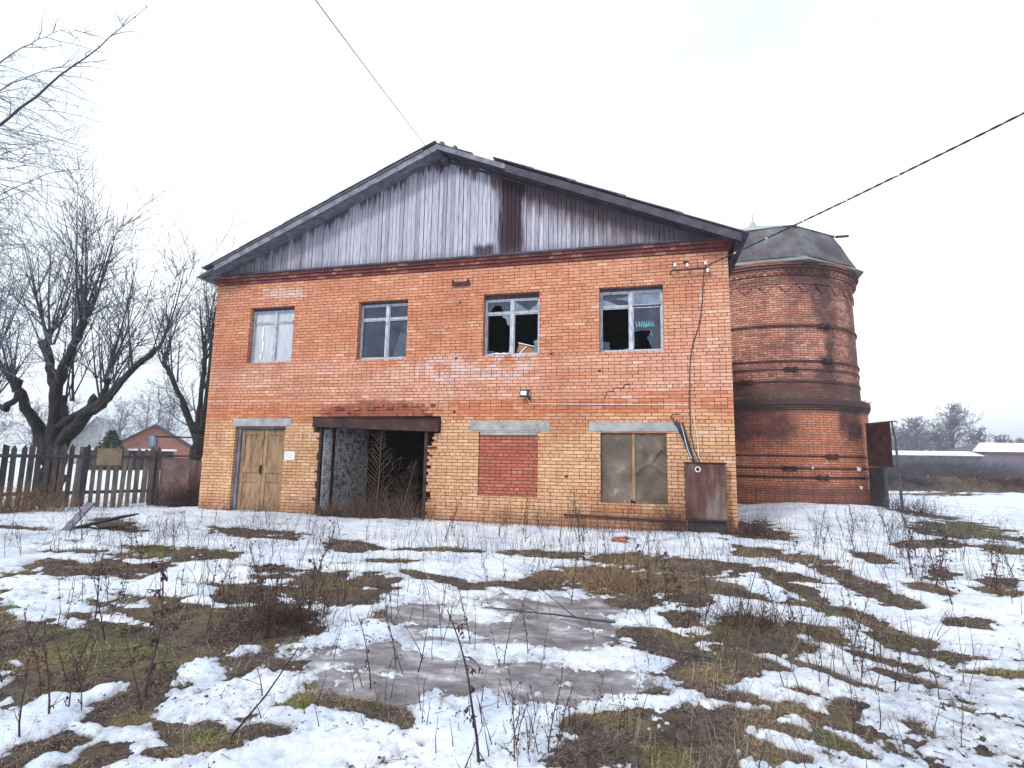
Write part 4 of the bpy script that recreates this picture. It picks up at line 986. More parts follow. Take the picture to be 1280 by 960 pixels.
# rusty cabinet
cb = thing('metal_cabinet', 'tall rusty metal electrical cabinet against the right end of the facade', 'cabinet', (12.6, -.15, 0))
s = MB(); s.box(12.22, 13.0, -.30, -.004, .33, 1.46); s.build('cabinet_body', M['rustplate'], cb, bevel=.006)
s = MB(); s.box(12.205, 13.02, -.325, -.004, 1.462, 1.485); s.build('cabinet_lid', M['rust'], cb)
s = MB(); s.box(12.25, 12.98, -.312, -.301, .36, 1.44); dr = s.build('cabinet_door', M['rustplate'], cb, bevel=.003)
s = MB(); s.lathe([(.0, 0), (.034, 0), (.034, .008), (.0, .008)], (0, 0), 14)
s2 = MB(); s2.v = [(12.46 + p[0], -.322 + p[2], 1.34 + p[1]) for p in s.v]; s2.f = s.f; s2.t = s.t; s2.build('lock_hole', M['dark'], dr)
s = MB()
for k in range(12):
    a0_, a1_ = k / 12 * 2 * math.pi, (k + 1) / 12 * 2 * math.pi
    s.bar((12.46 + .048 * math.cos(a0_), -.318, 1.34 + .052 * math.sin(a0_)), (12.46 + .048 * math.cos(a1_), -.318, 1.34 + .052 * math.sin(a1_)), .004, .016)
s.build('worn_ring', M['paper'], dr)
s = MB(); s.box(12.26, 12.98, -.26, -.004, -.1, .30); s.build('plinth', M['dark'], cb)
s = MB(); s.box(12.20, 13.0, -.315, -.20, .30, .328); s.build('base_angle', M['rust'], cb)

s = MB(); s.tube([(9.70, -.05, .29), (12.2, -.05, .255)], .018, 8); s.tube([(9.70, -.05, .29), (9.67, -.05, .30)], .032, 8)
for xx in (10.4, 11.6): s.tube([(xx, -.05, .28), (xx, .01, .28)], .012, 6)
o = s.build('wall_pipe', M['rust']); tag(o, 'thin rusty pipe fixed low along the wall below the plated shutters', 'pipe')

# ---- overhead lines
def catenary(a, b, sag, n=24):
    a = Vector(a); b = Vector(b); return [a.lerp(b, k / n) - Vector((0, 0, sag * 4 * (k / n) * (1 - k / n))) for k in range(n + 1)]
a_, b_ = Vector((6.56, -.16, 8.74)), Vector((7.779, -7.086, 6.90))
far = a_ + (b_ - a_) * 2.6
s = MB(); s.tube(catenary(a_, far, .12), .0065, 5)
o = s.build('overhead_wire', M['cable']); tag(o, 'thin overhead wire rising from the yard to the ridge of the gable', 'wire')
a_, b_ = Vector((12.80, -.16, 5.72)), Vector((15.898, -4.919, 5.85))
far = a_ + (b_ - a_) * 2.2
pts = catenary(a_, far, .16, 420)
s = MB()
for ph in (0, math.pi):
    tw = []
    for k, p in enumerate(pts):
        q = k * .55 + ph; tw.append(p + Vector((math.cos(q) * .006, math.sin(q) * .004, math.sin(q) * .008)))
    s.tube(tw, .0105, 5)
oc = s.build('service_cable', M['cable']); tag(oc, 'thick twisted black overhead cable leading right from the insulator bracket', 'cable')
for k in (28, 56, 84, 112, 140):
    s = MB(); p = pts[k]; d = (pts[k + 1] - pts[k]).normalized() * .02; s.tube([p - d, p + d], .018, 6); s.build('cable_tie', M['white'], oc)

# ---------------------------------------------------------------- the round tower
TX, TY = 15.65, 9.9
T = thing('brick_tower', 'round weathered red brick tower with octagonal roof behind the building', 'tower', (TX, TY, 0))
c2 = (TX, TY)
s = MB(); s.lathe([(3.47, -.4), (3.46, .55), (3.44, .72), (3.42, .74), (3.36, 3.16)], c2, 120); s.build('lower_drum', M['tower'], T, smooth=False)
s = MB(); s.lathe([(3.36, 3.162), (3.40, 3.185), (3.40, 3.24), (3.43, 3.243), (3.43, 3.32), (3.46, 3.323), (3.455, 3.47), (3.40, 3.52), (3.25, 3.60), (3.18, 3.62)], c2, 120); s.build('ledge', M['tower'], T)
s = MB(); s.lathe([(3.195, 3.5), (3.14, 7.30), (3.12, 7.30), (3.12, 7.335), (3.17, 7.335), (3.17, 7.62), (3.22, 7.625), (3.22, 7.77)], c2, 120); s.build('upper_drum', M['tower'], T)
s = MB(); s.lathe([(3.24, 7.77), (3.25, 7.85), (3.31, 7.853), (3.31, 7.93), (3.37, 7.933), (3.37, 8.06), (2.9, 8.07)], c2, 120); s.build('tower_cornice', M['tower'], T)
s = MB()
for k in range(96):
    a = 2 * math.pi * k / 96; s.obox((TX + 3.235 * math.cos(a), TY + 3.235 * math.sin(a), 7.71), (.1, .11, .075), (0, 0, a))
s.build('dentil_course', M['tower'], T)
s = MB()
for k in range(32):
    a = 2 * math.pi * (k + .5) / 32
    for j, wd in enumerate((.42, .28, .13)):
        s.obox((TX + (3.165 - .0) * math.cos(a), TY + 3.165 * math.sin(a), 7.26 - j * .077), (.04, wd, .074), (0, 0, a))
s.build('stepped_frieze', M['tower'], T)
hoops = [(5.92, (-63, 20), 3.185), (4.75, (-62, 40), 3.195), (4.47, (-84, 30), 3.185), (4.08, (-108, 50), 3.19), (1.70, (-66, 10), 3.385), (1.32, (-88, 30), 3.39), (1.05, (-72, 60), 3.40)]
for (hz, bk, hr) in hoops:
    s = MB(); s.lathe([(hr - .03, hz - .03), (hr + .022, hz - .03), (hr + .022, hz + .03), (hr - .03, hz + .03)], c2, 96)
    ho = s.build('steel_hoop', M['rust'], T)
    a = R(bk[0]); s = MB(); s.obox((TX + (hr + .04) * math.cos(a), TY + (hr + .04) * math.sin(a), hz), (.08, .42, .10), (0, 0, a))
    for q in (-.12, .12): s.obox((TX + (hr + .07) * math.cos(a + q / 3.3), TY + (hr + .07) * math.sin(a + q / 3.3), hz), (.10, .05, .15), (0, 0, a))
    s.build('hoop_buckle', M['rust'], ho)
s = MB()
for (a, z_, q) in ((-77, 1.35, .05), (-48, 1.33, .09), (-47, .75, .07)): s.obox((TX + 3.43 * math.cos(R(a)), TY + 3.43 * math.sin(R(a)), z_), (q, q, q * 1.2), (.3, .2, .4))
s.build('insulator_stub', M['white'], T)
# octagonal roof: a short flared skirt, a steep lower pitch and a shallow cap
def octa(r, z, k, ph=-74.0): a = R(ph + 45 * k); return (TX + r * math.cos(a), TY + r * math.sin(a), z)
rr = random.Random(5)
s = MB()
for k in range(8):
    s.quad(octa(3.60, 8.03, k), octa(3.60, 8.03, k + 1), octa(3.36, 8.22, k + 1), octa(3.36, 8.22, k))
    s.quad(octa(3.60, 8.03, k + 1), octa(3.60, 8.03, k), octa(3.2, 8.0, k), octa(3.2, 8.0, k + 1))
s.build('roof_skirt', M['skirt'], T)
s = MB()
for k in range(8):
    n = 6
    for j in range(n):
        f0, f1 = j / n, (j + 1) / n
        def L_(r, z, f):
            p, q = Vector(octa(r, z, k)), Vector(octa(r, z, k + 1)); v_ = p.lerp(q, f)
            out = (v_ - Vector((TX, TY, z))).normalized(); return v_ + out * (.07 * math.sin(f * math.pi) + .03 * math.sin(f * 9 + k))
        zz = [(3.345, 8.225), (3.15, 8.6), (2.93, 9.1), (2.68, 9.55)]
        for e in range(3):
            s.quad(L_(*zz[e], f0), L_(*zz[e], f1), L_(*zz[e + 1], f1), L_(*zz[e + 1], f0))
s.build('roof_lower_pitch', M['towerroof'], T)
s = MB()
for k in range(8):
    lift = [0, .02, -.03, .03, 0, .02, 0, -.02][k]
    p, q = octa(2.80, 9.53 + lift, k), octa(2.80, 9.53, k + 1)
    s.v += [p, q, (TX, TY, 10.72)]; n_ = len(s.v); s.f.append((n_ - 3, n_ - 2, n_ - 1)); s.t.append(0)
    s.quad(octa(2.80, 9.53, k + 1), octa(2.80, 9.53 + lift, k), octa(2.6, 9.56, k), octa(2.6, 9.56, k + 1))
s.build('roof_cap', M['towertop'], T)
s = MB()
p = Vector(octa(2.8, 9.5, 1)); s.bar(p, p + Vector((.42, -.05, -.02)), .2, .02); s.build('loose_eave_sheet', M['roofing'], T)
s = MB(); s.lathe([(.28, 10.58), (.12, 10.74), (.07, 10.86), (.02, 10.9), (.018, 11.2), (.0, 11.22)], c2, 12); s.build('finial', M['towertop'], T)
s = MB(); a = R(-45); s.tube([(TX + 3.24 * math.cos(a), TY + 3.24 * math.sin(a), 4.6), (TX + 3.5 * math.cos(a) , TY + 3.5 * math.sin(a), 5.0), (TX + 3.3 * math.cos(a) + .1, TY + 3.3 * math.sin(a), 5.25)], .012, 5); s.build('wall_twig', M['twig'], T)
s = MB()
for k in range(260):
    a = R(rr.uniform(-150, -20)); r0 = rr.uniform(3.25, 3.46); b0 = Vector((TX + r0 * math.cos(a), TY + r0 * math.sin(a), 3.5))
    d = Vector((rr.uniform(-.1, .1), rr.uniform(-.1, .1), rr.uniform(.02, .13)))
    s.tube([b0, b0 + d * .6, b0 + d + Vector((math.cos(a) * .05, math.sin(a) * .05, -.02))], [.008, .005, .002], 3, rr.random(), False)
s.build('ledge_moss', M['straw'], T)

# leaning rusty gate leaf right of the tower
gt = thing('metal_gate', 'rusty sheet metal gate leaf standing open beside the round tower', 'gate', (18.7, 7.1, 0))
s = MB()
A0, A1 = Vector((18.35, 7.75, 0)), Vector((18.60, 6.55, 0))
def gp_(f, z): p = A0.lerp(A1, f); return (p.x, p.y, z)
def gq(mbx, f0, f1, z0, z1, th=.05):
    n_ = Vector((.98, .2, 0)) * th
    a, b, c, d = Vector(gp_(f0, z0)), Vector(gp_(f1, z0)), Vector(gp_(f1, z1)), Vector(gp_(f0, z1))
    mbx.hexa([a, b, b + n_, a + n_, d, c, c + n_, d + n_])
gq(s, .02, .98, 1.42, 2.76, .03); s.build('gate_sheet', M['rust'], gt)
s = MB(); gq(s, .02, .62, -.1, 1.40, .06); s.build('gate_board', M['dark'], gt)
s = MB(); gq(s, -.03, 1.12, 2.765, 2.80, .10); s.build('gate_cap', M['darkwood'], gt)
s = MB(); gq(s, .60, .66, -.1, 1.41, .08); s.build('gate_stile', M['darkwood'], gt)
o = MB().tube([(18.62, 6.45, 2.76), (18.62, 6.3, 2.2), (18.5, 5.9, 1.2), (18.30, 5.35, -.05)], [.028, .032, .036, .04], 8).build('leaning_pole', M['darkwood'])
tag(o, 'dark wooden pole propped slantwise against the rusty open gate', 'pole')

# ---------------------------------------------------------------- picket fence on the left
rf = random.Random(12)
FA, FB = Vector((-8.3, -8.9, 0)), Vector((-2.15, .71, 0))
fence = thing('picket_fence', 'weathered wooden picket fence left of the brick building', 'fence', (-4, -2.2, 0))
fd = (FB - FA).normalized(); fn = Vector((fd.y, -fd.x, 0)); FL = (FB - FA).length
d = FL; k = 0
while d > .2:
    p = FA + fd * d; w_ = rf.uniform(.095, .135)
    hgt = 1.66 + rf.uniform(-.05, .05) - (.22 if rf.random() < .06 else 0)
    off = FL - d
    ochre = .8 < off < 1.5 or (off > 0 and rf.random() < .12)
    col = rf.uniform(.62, 1.0) if off < 1.9 else rf.uniform(.0, .35)
    if 1.55 < off < 1.75: col = .1
    s = MB(); lean = rf.uniform(-.03, .03); z0 = H(p.x, p.y) + (.02 if rf.random() > .2 else .1)
    a = p - fd * w_ / 2 + fn * .02; b = p + fd * w_ / 2 + fn * .02
    top = [(0, hgt - .10), (.5, hgt), (1, hgt - .10)] if rf.random() > .25 else [(0, hgt - .03), (.5, hgt - .05), (1, hgt - .08)]
    pts0 = [a + Vector((0, 0, z0)), b + Vector((0, 0, z0))]
    prof = [a + Vector((0, 0, z0))] + [a.lerp(b, f) + fd * lean + Vector((0, 0, z)) for f, z in top] + [b + Vector((0, 0, z0))]
    th = fn * .022
    fr_ = prof; bk_ = [q + th for q in prof]
    s.poly(fr_, col); s.poly(list(reversed(bk_)), col)
    for j in range(len(prof)):
        l = (j + 1) % len(prof); s.poly([fr_[l], fr_[j], bk_[j], bk_[l]], col)
    s.build('picket', M['picket'], fence)
    d -= .160 + rf.uniform(-.015, .02); k += 1
for zz in (.42, 1.36):
    s = MB(); s.bar(FA + Vector((0, 0, zz)) + fn * -.03, FB + Vector((0, 0, zz)) + fn * -.03, .045, .085, .2); s.build('rail', M['darkwood'], fence)
    if zz > 1: s = MB(); s.bar(FA + Vector((0, 0, zz)) + fn * .055, FB + Vector((0, 0, zz)) + fn * .055, .03, .06, .1); s.build('rail', M['darkwood'], fence)
for off in (.1, 1.72, 4.3, 6.9, 9.5):
    p = FB - fd * off; s = MB(); s.box(p.x - .07, p.x + .07, p.y - .07, p.y + .07, -.2, 1.62 if off > .3 else 1.5, .05); s.build('post', M['darkwood'], fence)
s = MB(); p = FB - fd * 1.15; s.bar(p + Vector((0, 0, 1.36)) + fn * .06 - fd * .3, p + Vector((0, 0, 1.36)) + fn * .06 + fd * .25, .03, .45); s.build('patch_board', M['patch'], fence)

mf = thing('sheet_metal_fence', 'brown patched sheet metal fence between the pickets and the building', 'fence', (-1, 1.1, 0))
EA, EB = Vector((-2.1, .74, 0)), Vector((-.02, 1.5, 0)); ed = (EB - EA).normalized()
offs = [(0, .78, 1.36, 'sheet'), (.79, 1.12, 1.30, 'rustplate'), (1.13, 1.45, 1.38, 'straw'), (1.46, 2.2, 1.42, 'sheet')]
for (a, b, h_, m_k) in offs:
    s = MB(); s.bar(EA + ed * (a + b) / 2 + Vector((0, -.02 * (m_k != 'sheet'), -.1)), EA + ed * (a + b) / 2 + Vector((0, -.02 * (m_k != 'sheet'), h_)), .02, b - a)
    # bar's height axis runs across: rebuild as an upright plate
    s = MB(); n_ = Vector((-ed.y, ed.x, 0)) * .015
    p, q = EA + ed * a, EA + ed * b; zo = Vector((0, 0, h_)); zb = Vector((0, 0, -.1))
    s.hexa([p + zb, q + zb, q + zb + n_, p + zb + n_, p + zo, q + zo - Vector((0, 0, .03)), q + zo + n_ - Vector((0, 0, .03)), p + zo + n_])
    s.build('metal_panel', M[m_k], mf)
s = MB(); s.bar(EA + Vector((0, -.05, 1.40)), EB + Vector((0, -.05, 1.42)), .05, .05); s.build('top_rail', M['rust'], mf)
pf = thing('pipe_frame', 'thin steel pipe on a pale post reaching from the fence to the wall corner', 'pipe', (-2.22, .66, 0))
s = MB(); s.tube([(-2.25, .64, -.1), (-2.24, .64, 1.97)], .028, 8); s.build('post', M['oldwood'], pf)
s = MB(); s.tube([(-2.27, .62, 1.95), (-.75, .85, 1.93), (.0, .98, 1.92)], .022, 8); s.build('crossbar', M['rust'], pf)

# ---------------------------------------------------------------- bare trees
def rv(r, a=1.0): return Vector((r.uniform(-a, a), r.uniform(-a, a), r.uniform(-a, a)))
def twig(mbx, r, p, d, L, rad, depth, seg=5, curl=.25, up=.1, kids=3, sides=3, minr=.0016):
    pts = [p]; cur = d.normalized(); q = p
    for k in range(seg):
        cur = (cur + rv(r, curl) * .5 + Vector((0, 0, up)) * .5).normalized(); q = q + cur * (L / seg); pts.append(q)
    rads = [max(rad * (1 - .8 * k / seg), minr) for k in range(seg + 1)]
    mbx.tube(pts, rads, sides, r.random(), False)
    if depth > 0:
        for j in range(kids):
            k = r.randint(1, seg); f = pts[k]; dd = (pts[k] - pts[k - 1]).normalized()
            side = dd.cross(rv(r)).normalized()
            twig(mbx, r, f, dd * r.uniform(.5, 1) + side * r.uniform(.5, .9), L * r.uniform(.3, .55), rads[k] * .65, depth - 1, max(3, seg - 1), curl, up, kids, 3, minr)

def limb_tree(name, label, cat, base, limbs, shoots, seed, mt='bark', ms='twig', group=None, burl=True, lk=1.08):
    r = random.Random(seed)
    t = thing(name, label, cat, base, group)
    s = MB(); sh = MB()
    for pts, rads in limbs:
        P3 = [Vector(p) for p in pts]; rads = [q * .66 for q in rads]
        # refine with a little crookedness
        Q = []; RR = []
        for k in range(len(P3) - 1):
            for j in range(4):
                f = j / 4; w_ = P3[k].lerp(P3[k + 1], f) + (rv(r, rads[k] * .38) if (k or j) else Vector()); Q.append(w_); RR.append((rads[k] * (1 - f) + rads[k + 1] * f) * r.uniform(.82, 1.2))
        Q.append(P3[-1]); RR.append(rads[-1] * (1.12 if burl else .8))
        s.tube(Q, RR, 10)
    s.build('trunk', M[mt], t, smooth=True)
    for (p, spread, n, L, rad, lean) in shoots:
        p = Vector(p)
        for k in range(max(2, int(n * .72))):
            a = r.uniform(0, 2 * math.pi); dd = Vector((math.cos(a) * spread * r.uniform(.3, 1) + lean[0], math.sin(a) * spread * r.uniform(.3, 1) + lean[1], r.uniform(.75, 1)))
            twig(sh, r, p + rv(r, .09), dd, L * lk * r.uniform(.6, 1.1), rad * r.uniform(.8, 1.6), 2, 8, .12, .10, 6, 4, .0055)
    sh.build('branches', M[ms], t)
    return t
# big pollard behind the picket fence
X0, Y0 = -4.32, -.62
TL = [([(X0, Y0, -.2), (X0 + .02, Y0, .5), (X0 + .05, Y0, 1.25)], [.52, .44, .42]),
      ([(X0 + .1, Y0, 1.1), (X0 + .55, Y0 - .1, 2.0), (-2.62, -.75, 2.9), (-2.0, -.7, 3.55), (-1.2, -.63, 4.25)], [.34, .26, .17, .11, .09]),
      ([(-2.9, -.78, 2.55), (-2.3, -.95, 2.75), (-1.95, -1.05, 3.0)], [.13, .10, .07]),
      ([(-2.75, -.75, 2.7), (-2.68, -.7, 3.2), (-2.62, -.72, 3.45)], [.12, .10, .11]),
      ([(X0 + .08, Y0, 1.2), (X0 + .12, -.7, 2.2), (X0 + .3, -1.0, 3.3), (-3.5, -1.15, 4.1), (-3.05, -1.17, 4.95)], [.36, .27, .22, .17, .13]),
      ([(X0 + .25, -.95, 3.2), (X0 + .1, -1.1, 3.9), (X0 - .15, -1.15, 4.45)], [.19, .15, .16]),
      ([(X0 + .35, -.8, 2.1), (X0 + .85, -.5, 2.7), (X0 + 1.0, -.4, 3.0)], [.2, .15, .16]),
      ([(X0, Y0, 1.2), (X0 - .45, -.7, 2.0), (-4.85, -1.2, 2.9), (-4.95, -1.4, 3.4), (-5.4, -1.6, 3.9)], [.32, .24, .19, .15, .12]),
      ([(-4.85, -1.3, 3.0), (-5.2, -1.3, 2.6), (-5.8, -1.3, 2.7)], [.15, .11, .10]),
      ([(X0 + .1, -.6, 2.1), (X0 - .3, -.3, 2.7), (X0 - .45, -.2, 3.0)], [.18, .14, .14])]
sh = []
for (p, spr, n, L, lean) in (((-1.25, -.63, 4.2), .3, 6, 2.6, (.25, 0)), ((-1.8, -.7, 3.7), .3, 4, 2.6, (.1, 0)), ((-2.3, -.7, 3.2), .3, 4, 2.3, (-.05, 0)), ((-2.62, -.72, 3.45), .35, 9, 2.9, (.1, 0)), ((-1.97, -1.05, 3.0), .4, 4, 1.6, (.3, 0)),
                             ((-3.05, -1.17, 4.95), .35, 14, 3.0, (.15, 0)), ((-3.4, -1.15, 4.3), .4, 6, 2.9, (0, 0)), ((-4.2, -1.15, 4.4), .38, 13, 3.2, (-.1, 0)), ((-3.9, -1.0, 3.4), .6, 5, 2.5, (0, 0)), ((-3.05, -.4, 3.0), .5, 7, 2.4, (.1, 0)),
                             ((-5.4, -1.6, 3.9), .45, 12, 3.0, (-.1, 0)), ((-4.9, -1.3, 3.1), .6, 6, 2.6, (0, 0)), ((-5.8, -1.3, 2.7), .6, 7, 2.4, (-.1, 0)), ((-4.5, -.2, 3.0), .6, 7, 2.8, (0, .1))):
    sh.append((p, spr, n, L, .024, lean))
limb_tree('pollarded_tree', 'large dark pollarded bare tree rising behind the picket fence', 'tree', (X0, Y0, 0), TL, sh, 21)
# second pollard beside the building corner
X1, Y1 = -4.55, 4.5
TL = [([(X1, Y1, -.3), (X1 + .02, Y1, 1.0), (X1 + .05, Y1, 2.2)], [.36, .31, .32]),
      ([(X1, Y1, 2.1), (X1 - .45, Y1 - .2, 3.2), (X1 - .95, Y1 - .45, 4.3), (X1 - 1.25, Y1 - .55, 4.75)], [.22, .16, .12, .11]),
      ([(X1 + .05, Y1, 2.1), (X1 - .02, Y1, 3.3), (X1 + .0, Y1, 5.0)], [.2, .13, .12]),
      ([(X1 + .08, Y1, 2.1), (X1 + .3, Y1, 3.3), (X1 + .42, Y1 - .2, 5.6)], [.22, .15, .10]),
      ([(X1 + .2, Y1, 2.9), (X1 + .75, Y1, 4.0), (X1 + .95, Y1, 5.4)], [.17, .13, .10])]
sh = [((X1 - 1.22, Y1 - .55, 4.75), .32, 12, 3.2, .024, (-.12, 0)), ((X1 - .8, Y1 - .4, 4.0), .4, 5, 3.0, .024, (-.1, 0)), ((X1, Y1, 5.0), .28, 14, 3.4, .024, (0, 0)), ((X1 + .42, Y1 - .2, 5.6), .3, 14, 3.1, .024, (0, 0)), ((X1 + .95, Y1, 5.4), .35, 12, 3.2, .024, (.05, 0)),
      ((X1 - .3, Y1, 3.0), .9, 6, 2.2, .02, (-.4, 0)), ((X1 + .1, Y1, 3.8), .5, 8, 3.0, .022, (0, 0)), ((X1 - .2, Y1 - .2, 2.5), 1.2, 5, 2.6, .02, (-.7, 0))]
limb_tree('pollarded_tree', 'slimmer pollarded bare tree close to the left corner of the building', 'tree', (X1, Y1, 0), TL, sh, 33, lk=.72)
# near tree outside the left edge of the picture, its twigs hang into the sky
r = random.Random(44)
NT_ = thing('overhanging_tree', 'near bare tree whose fine twigs reach in from the upper left edge', 'tree', (-.2, -6.4, 0))
s = MB(); s.tube([(-.2, -6.4, -.2), (-.1, -6.4, 1.5), (.05, -6.45, 3.5), (.0, -6.5, 6), (-.1, -6.5, 9)], [.28, .24, .2, .15, .08], 10)
subs = [((.05, -6.45, 4.2), (2.25, -6.8, 6.20), (3.3, -6.6, 7.2), (4.35, -6.45, 8.05)), ((.02, -6.45, 3.6), (1.2, -6.7, 4.7), (2.6, -6.8, 5.3), (3.3, -6.5, 5.6)),
        ((0, -6.5, 5.6), (1.3, -6.7, 6.6), (2.5, -6.7, 7.2), (3.3, -6.5, 7.3)), ((0, -6.5, 6.5), (1.2, -6.5, 7.4), (2.4, -6.6, 7.9), (3.2, -6.6, 7.8)), ((0, -6.45, 3.2), (1.0, -6.9, 4.0), (2.0, -7.0, 4.4), (2.6, -6.9, 4.45))]
for q in subs: s.tube([q[0], Vector(q[0]).lerp(Vector(q[1]), .5) + Vector((0, 0, .15)), q[1]], [.06, .04, .022], 6)
s.build('trunk', M['bark'], NT_, smooth=True)
s = MB(); tw_ = MB()
for i, q in enumerate(subs):
    p1, p2, p3 = Vector(q[1]), Vector(q[2]), Vector(q[3])
    pts = []
    for k in range(13):
        f = k / 12; pts.append((p1 * (1 - f) ** 2 + p2 * 2 * f * (1 - f) + p3 * f ** 2) + rv(r, .012))
    rads = [(.020 if i == 0 else .011) * (1 - .86 * k / 12) for k in range(13)]
    s.tube(pts, rads, 5)
    for k in range(0, 13):
        for _ in range(2 if i == 0 and k > 4 else 1):
            if i == 0 and k > 5 and r.random() < .8:
                tw_.tube([pts[k], pts[k] + rv(r, .03)], [.009, .005], 4); continue
            twig(tw_, r, pts[k], Vector((r.uniform(.5, 1), r.uniform(-.6, .6), r.uniform(-.5, .25))), r.uniform(.5, 1.1), .008, 1, 6, .3, -.08, 4, 3)
    base = Vector(q[0])
    for k in range(9):
        b_ = base.lerp(p1, r.uniform(.5, 1.0))
        twig(tw_, r, b_, Vector((r.uniform(.6, 1), r.uniform(-.7, .7), r.uniform(-.55, .2))), r.uniform(.8, 1.7), .009, 2, 7, .25, -.10, 4, 3)
for k in range(110):
    z_ = r.uniform(3.0, 7.4); b_ = Vector((r.uniform(.8, 2.0), r.uniform(-7.0, -6.0), z_))
    twig(tw_, r, b_, Vector((1, r.uniform(-.5, .5), r.uniform(-.45, .15))), r.uniform(.8, 1.6), .008, 2, 7, .22, -.08, 3, 3)
s.build('branches', M['twig'], NT_); tw_.build('twigs', M['bluetwig'], NT_)

# ---------------------------------------------------------------- far things
def bare_tree(label, x, y, h, w_, seed, mt='twig', group='bare trees in the distance', name='bare_tree', dens=1.0, trunk=.16, fine=.014):
    r = random.Random(seed); t = thing(name, label, 'tree', (x, y, 0), group)
    s = MB(); s.tube([(x, y, -.5), (x + r.uniform(-.1, .1), y, h * .3), (x + r.uniform(-.3, .3), y, h * .62), (x + r.uniform(-.3, .3), y, h * .97)], [trunk, trunk * .8, trunk * .5, trunk * .12], 7); s.build('trunk', M[mt], t)
    s = MB(); n = int(38 * dens)
    for k in range(n):
        z_ = h * (.22 + .7 * (k / n)); a = r.uniform(0, 2 * math.pi); f = 1 - .72 * (k / n)
        twig(s, r, Vector((x + r.uniform(-.1, .1), y + r.uniform(-.1, .1), z_)), Vector((math.cos(a), math.sin(a), r.uniform(.5, 1.3))), w_ * f * r.uniform(.65, 1.1), trunk * .3 * f + fine, 3, 5, .35, .08, 4, 3, fine * .9)
    s.build('crown', M[mt], t); return t
def far_house(name, label, cx, cy, w_, d_, hw, hr, ang, wallm, roofm, group=None, win=True, cat='house'):
    t = thing(name, label, cat, (cx, cy, 0), group); ca, sa = math.cos(ang), math.sin(ang)
    def W_(px, py, pz): return (cx + px * ca - py * sa, cy + px * sa + py * ca, pz)
    s = MB(); a, b = -w_ / 2, w_ / 2
    fr = [(a, -.5), (b, -.5), (b, hw), (0, hr), (a, hw)]
    s.poly([W_(p[0], 0, p[1]) for p in fr]); s.poly([W_(p[0], d_, p[1]) for p in reversed(fr)])
    s.poly([W_(a, d_, -.5), W_(a, 0, -.5), W_(a, 0, hw), W_(a, d_, hw)]); s.poly([W_(b, 0, -.5), W_(b, d_, -.5), W_(b, d_, hw), W_(b, 0, hw)])
    s.build('wall', M[wallm], t)
    s = MB()
    for sg in (-1, 1):
        e = sg * (w_ / 2 + .35); zl = hw - .35 * (hr - hw) / (w_ / 2)
        p = [W_(0, -.35, hr + .02), W_(e, -.35, zl + .02), W_(e, d_ + .35, zl + .02), W_(0, d_ + .35, hr + .02)]
        q = [(v_[0], v_[1], v_[2] + .14) for v_ in p]; s.hexa(p + q)
    s.build('roof', M[roofm], t)
    if win:
        s = MB(); p = W_(0, -.06, 0); c_ = Vector(W_(-.1, -.05, hw + (hr - hw) * .35)); s.obox(c_, (.7, .08, .95), (0, 0, ang)); wn2 = s.build('window', M['glasspale'], t)
        s = MB(); s.obox(c_ + Vector((0, -.03, .0)), (.06, .06, .95), (0, 0, ang)); s.build('window_frame', M['winwood'], wn2)
    return t
far_house('brick_house', 'small far red brick house with one gable window beyond the picket fence', -32.8, 29, 6.6, 8, 1.75, 3.9, R(42), 'far_brick', 'darkwood')
far_house('grey_house', 'far house with a steep plain grey roof behind the large pollarded tree', -48.5, 36, 5.6, 9, 1.6, 5.2, R(44), 'concrete', 'slate', win=False)
sh_ = thing('tin_shed', 'low pale lean-to shed just in front of the far red brick house', 'shed', (-30, 24, 0))
s = MB(); s.obox((-29.8, 24.4, .6), (5.5, 2.5, 1.9), (0, 0, R(42))); s.build('wall', M['picket'], sh_)
s = MB(); s.obox((-29.8, 24.4, 1.65), (5.9, 2.9, .14), (0, 0, R(42))); s.build('roof', M['sheetsnow'], sh_)
# conifer bush and birch
r = random.Random(8)
t = thing('conifer_bush', 'dark green conifer bush beside the far red brick house', 'bush', (-29.6, 22.2, 0))
s = MB(); s.tube([(-29.6, 22.2, -.2), (-29.6, 22.2, 2.4)], [.12, .03], 6); s.build('trunk', M['bark'], t)
s = MB()
for k in range(2600):
    z_ = r.uniform(.0, 1) ** .8; rad = (1 - z_ ** 1.5) * 1.5 * r.uniform(.3, 1); a = r.uniform(0, 6.28)
    p = Vector((-29.6 + rad * math.cos(a), 22.2 + rad * math.sin(a), .1 + z_ * 2.9)); d1 = rv(r, .18); d2 = rv(r, .18)
    s.poly([p, p + d1, p + d1 + d2, p + d2], r.random())
s.build('foliage', M['needles'], t)
bare_tree('pale birch tree just left of the dark green conifer bush', -31.8, 23.2, 5.2, 1.9, 5, 'palebark', None, 'birch_tree', .5, .10, .004)
kl = 'bare grey tree in the distance left of the brick building'
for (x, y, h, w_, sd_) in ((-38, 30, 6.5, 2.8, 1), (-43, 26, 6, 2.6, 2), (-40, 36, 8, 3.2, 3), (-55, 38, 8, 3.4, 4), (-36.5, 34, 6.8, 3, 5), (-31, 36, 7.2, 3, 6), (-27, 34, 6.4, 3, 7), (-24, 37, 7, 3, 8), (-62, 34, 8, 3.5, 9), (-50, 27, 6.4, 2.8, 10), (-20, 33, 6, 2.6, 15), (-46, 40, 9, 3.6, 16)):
    bare_tree(kl, x, y, h, w_, 100 + sd_, 'farbark', 'bare trees left of the building', dens=.8, trunk=.14, fine=.009)

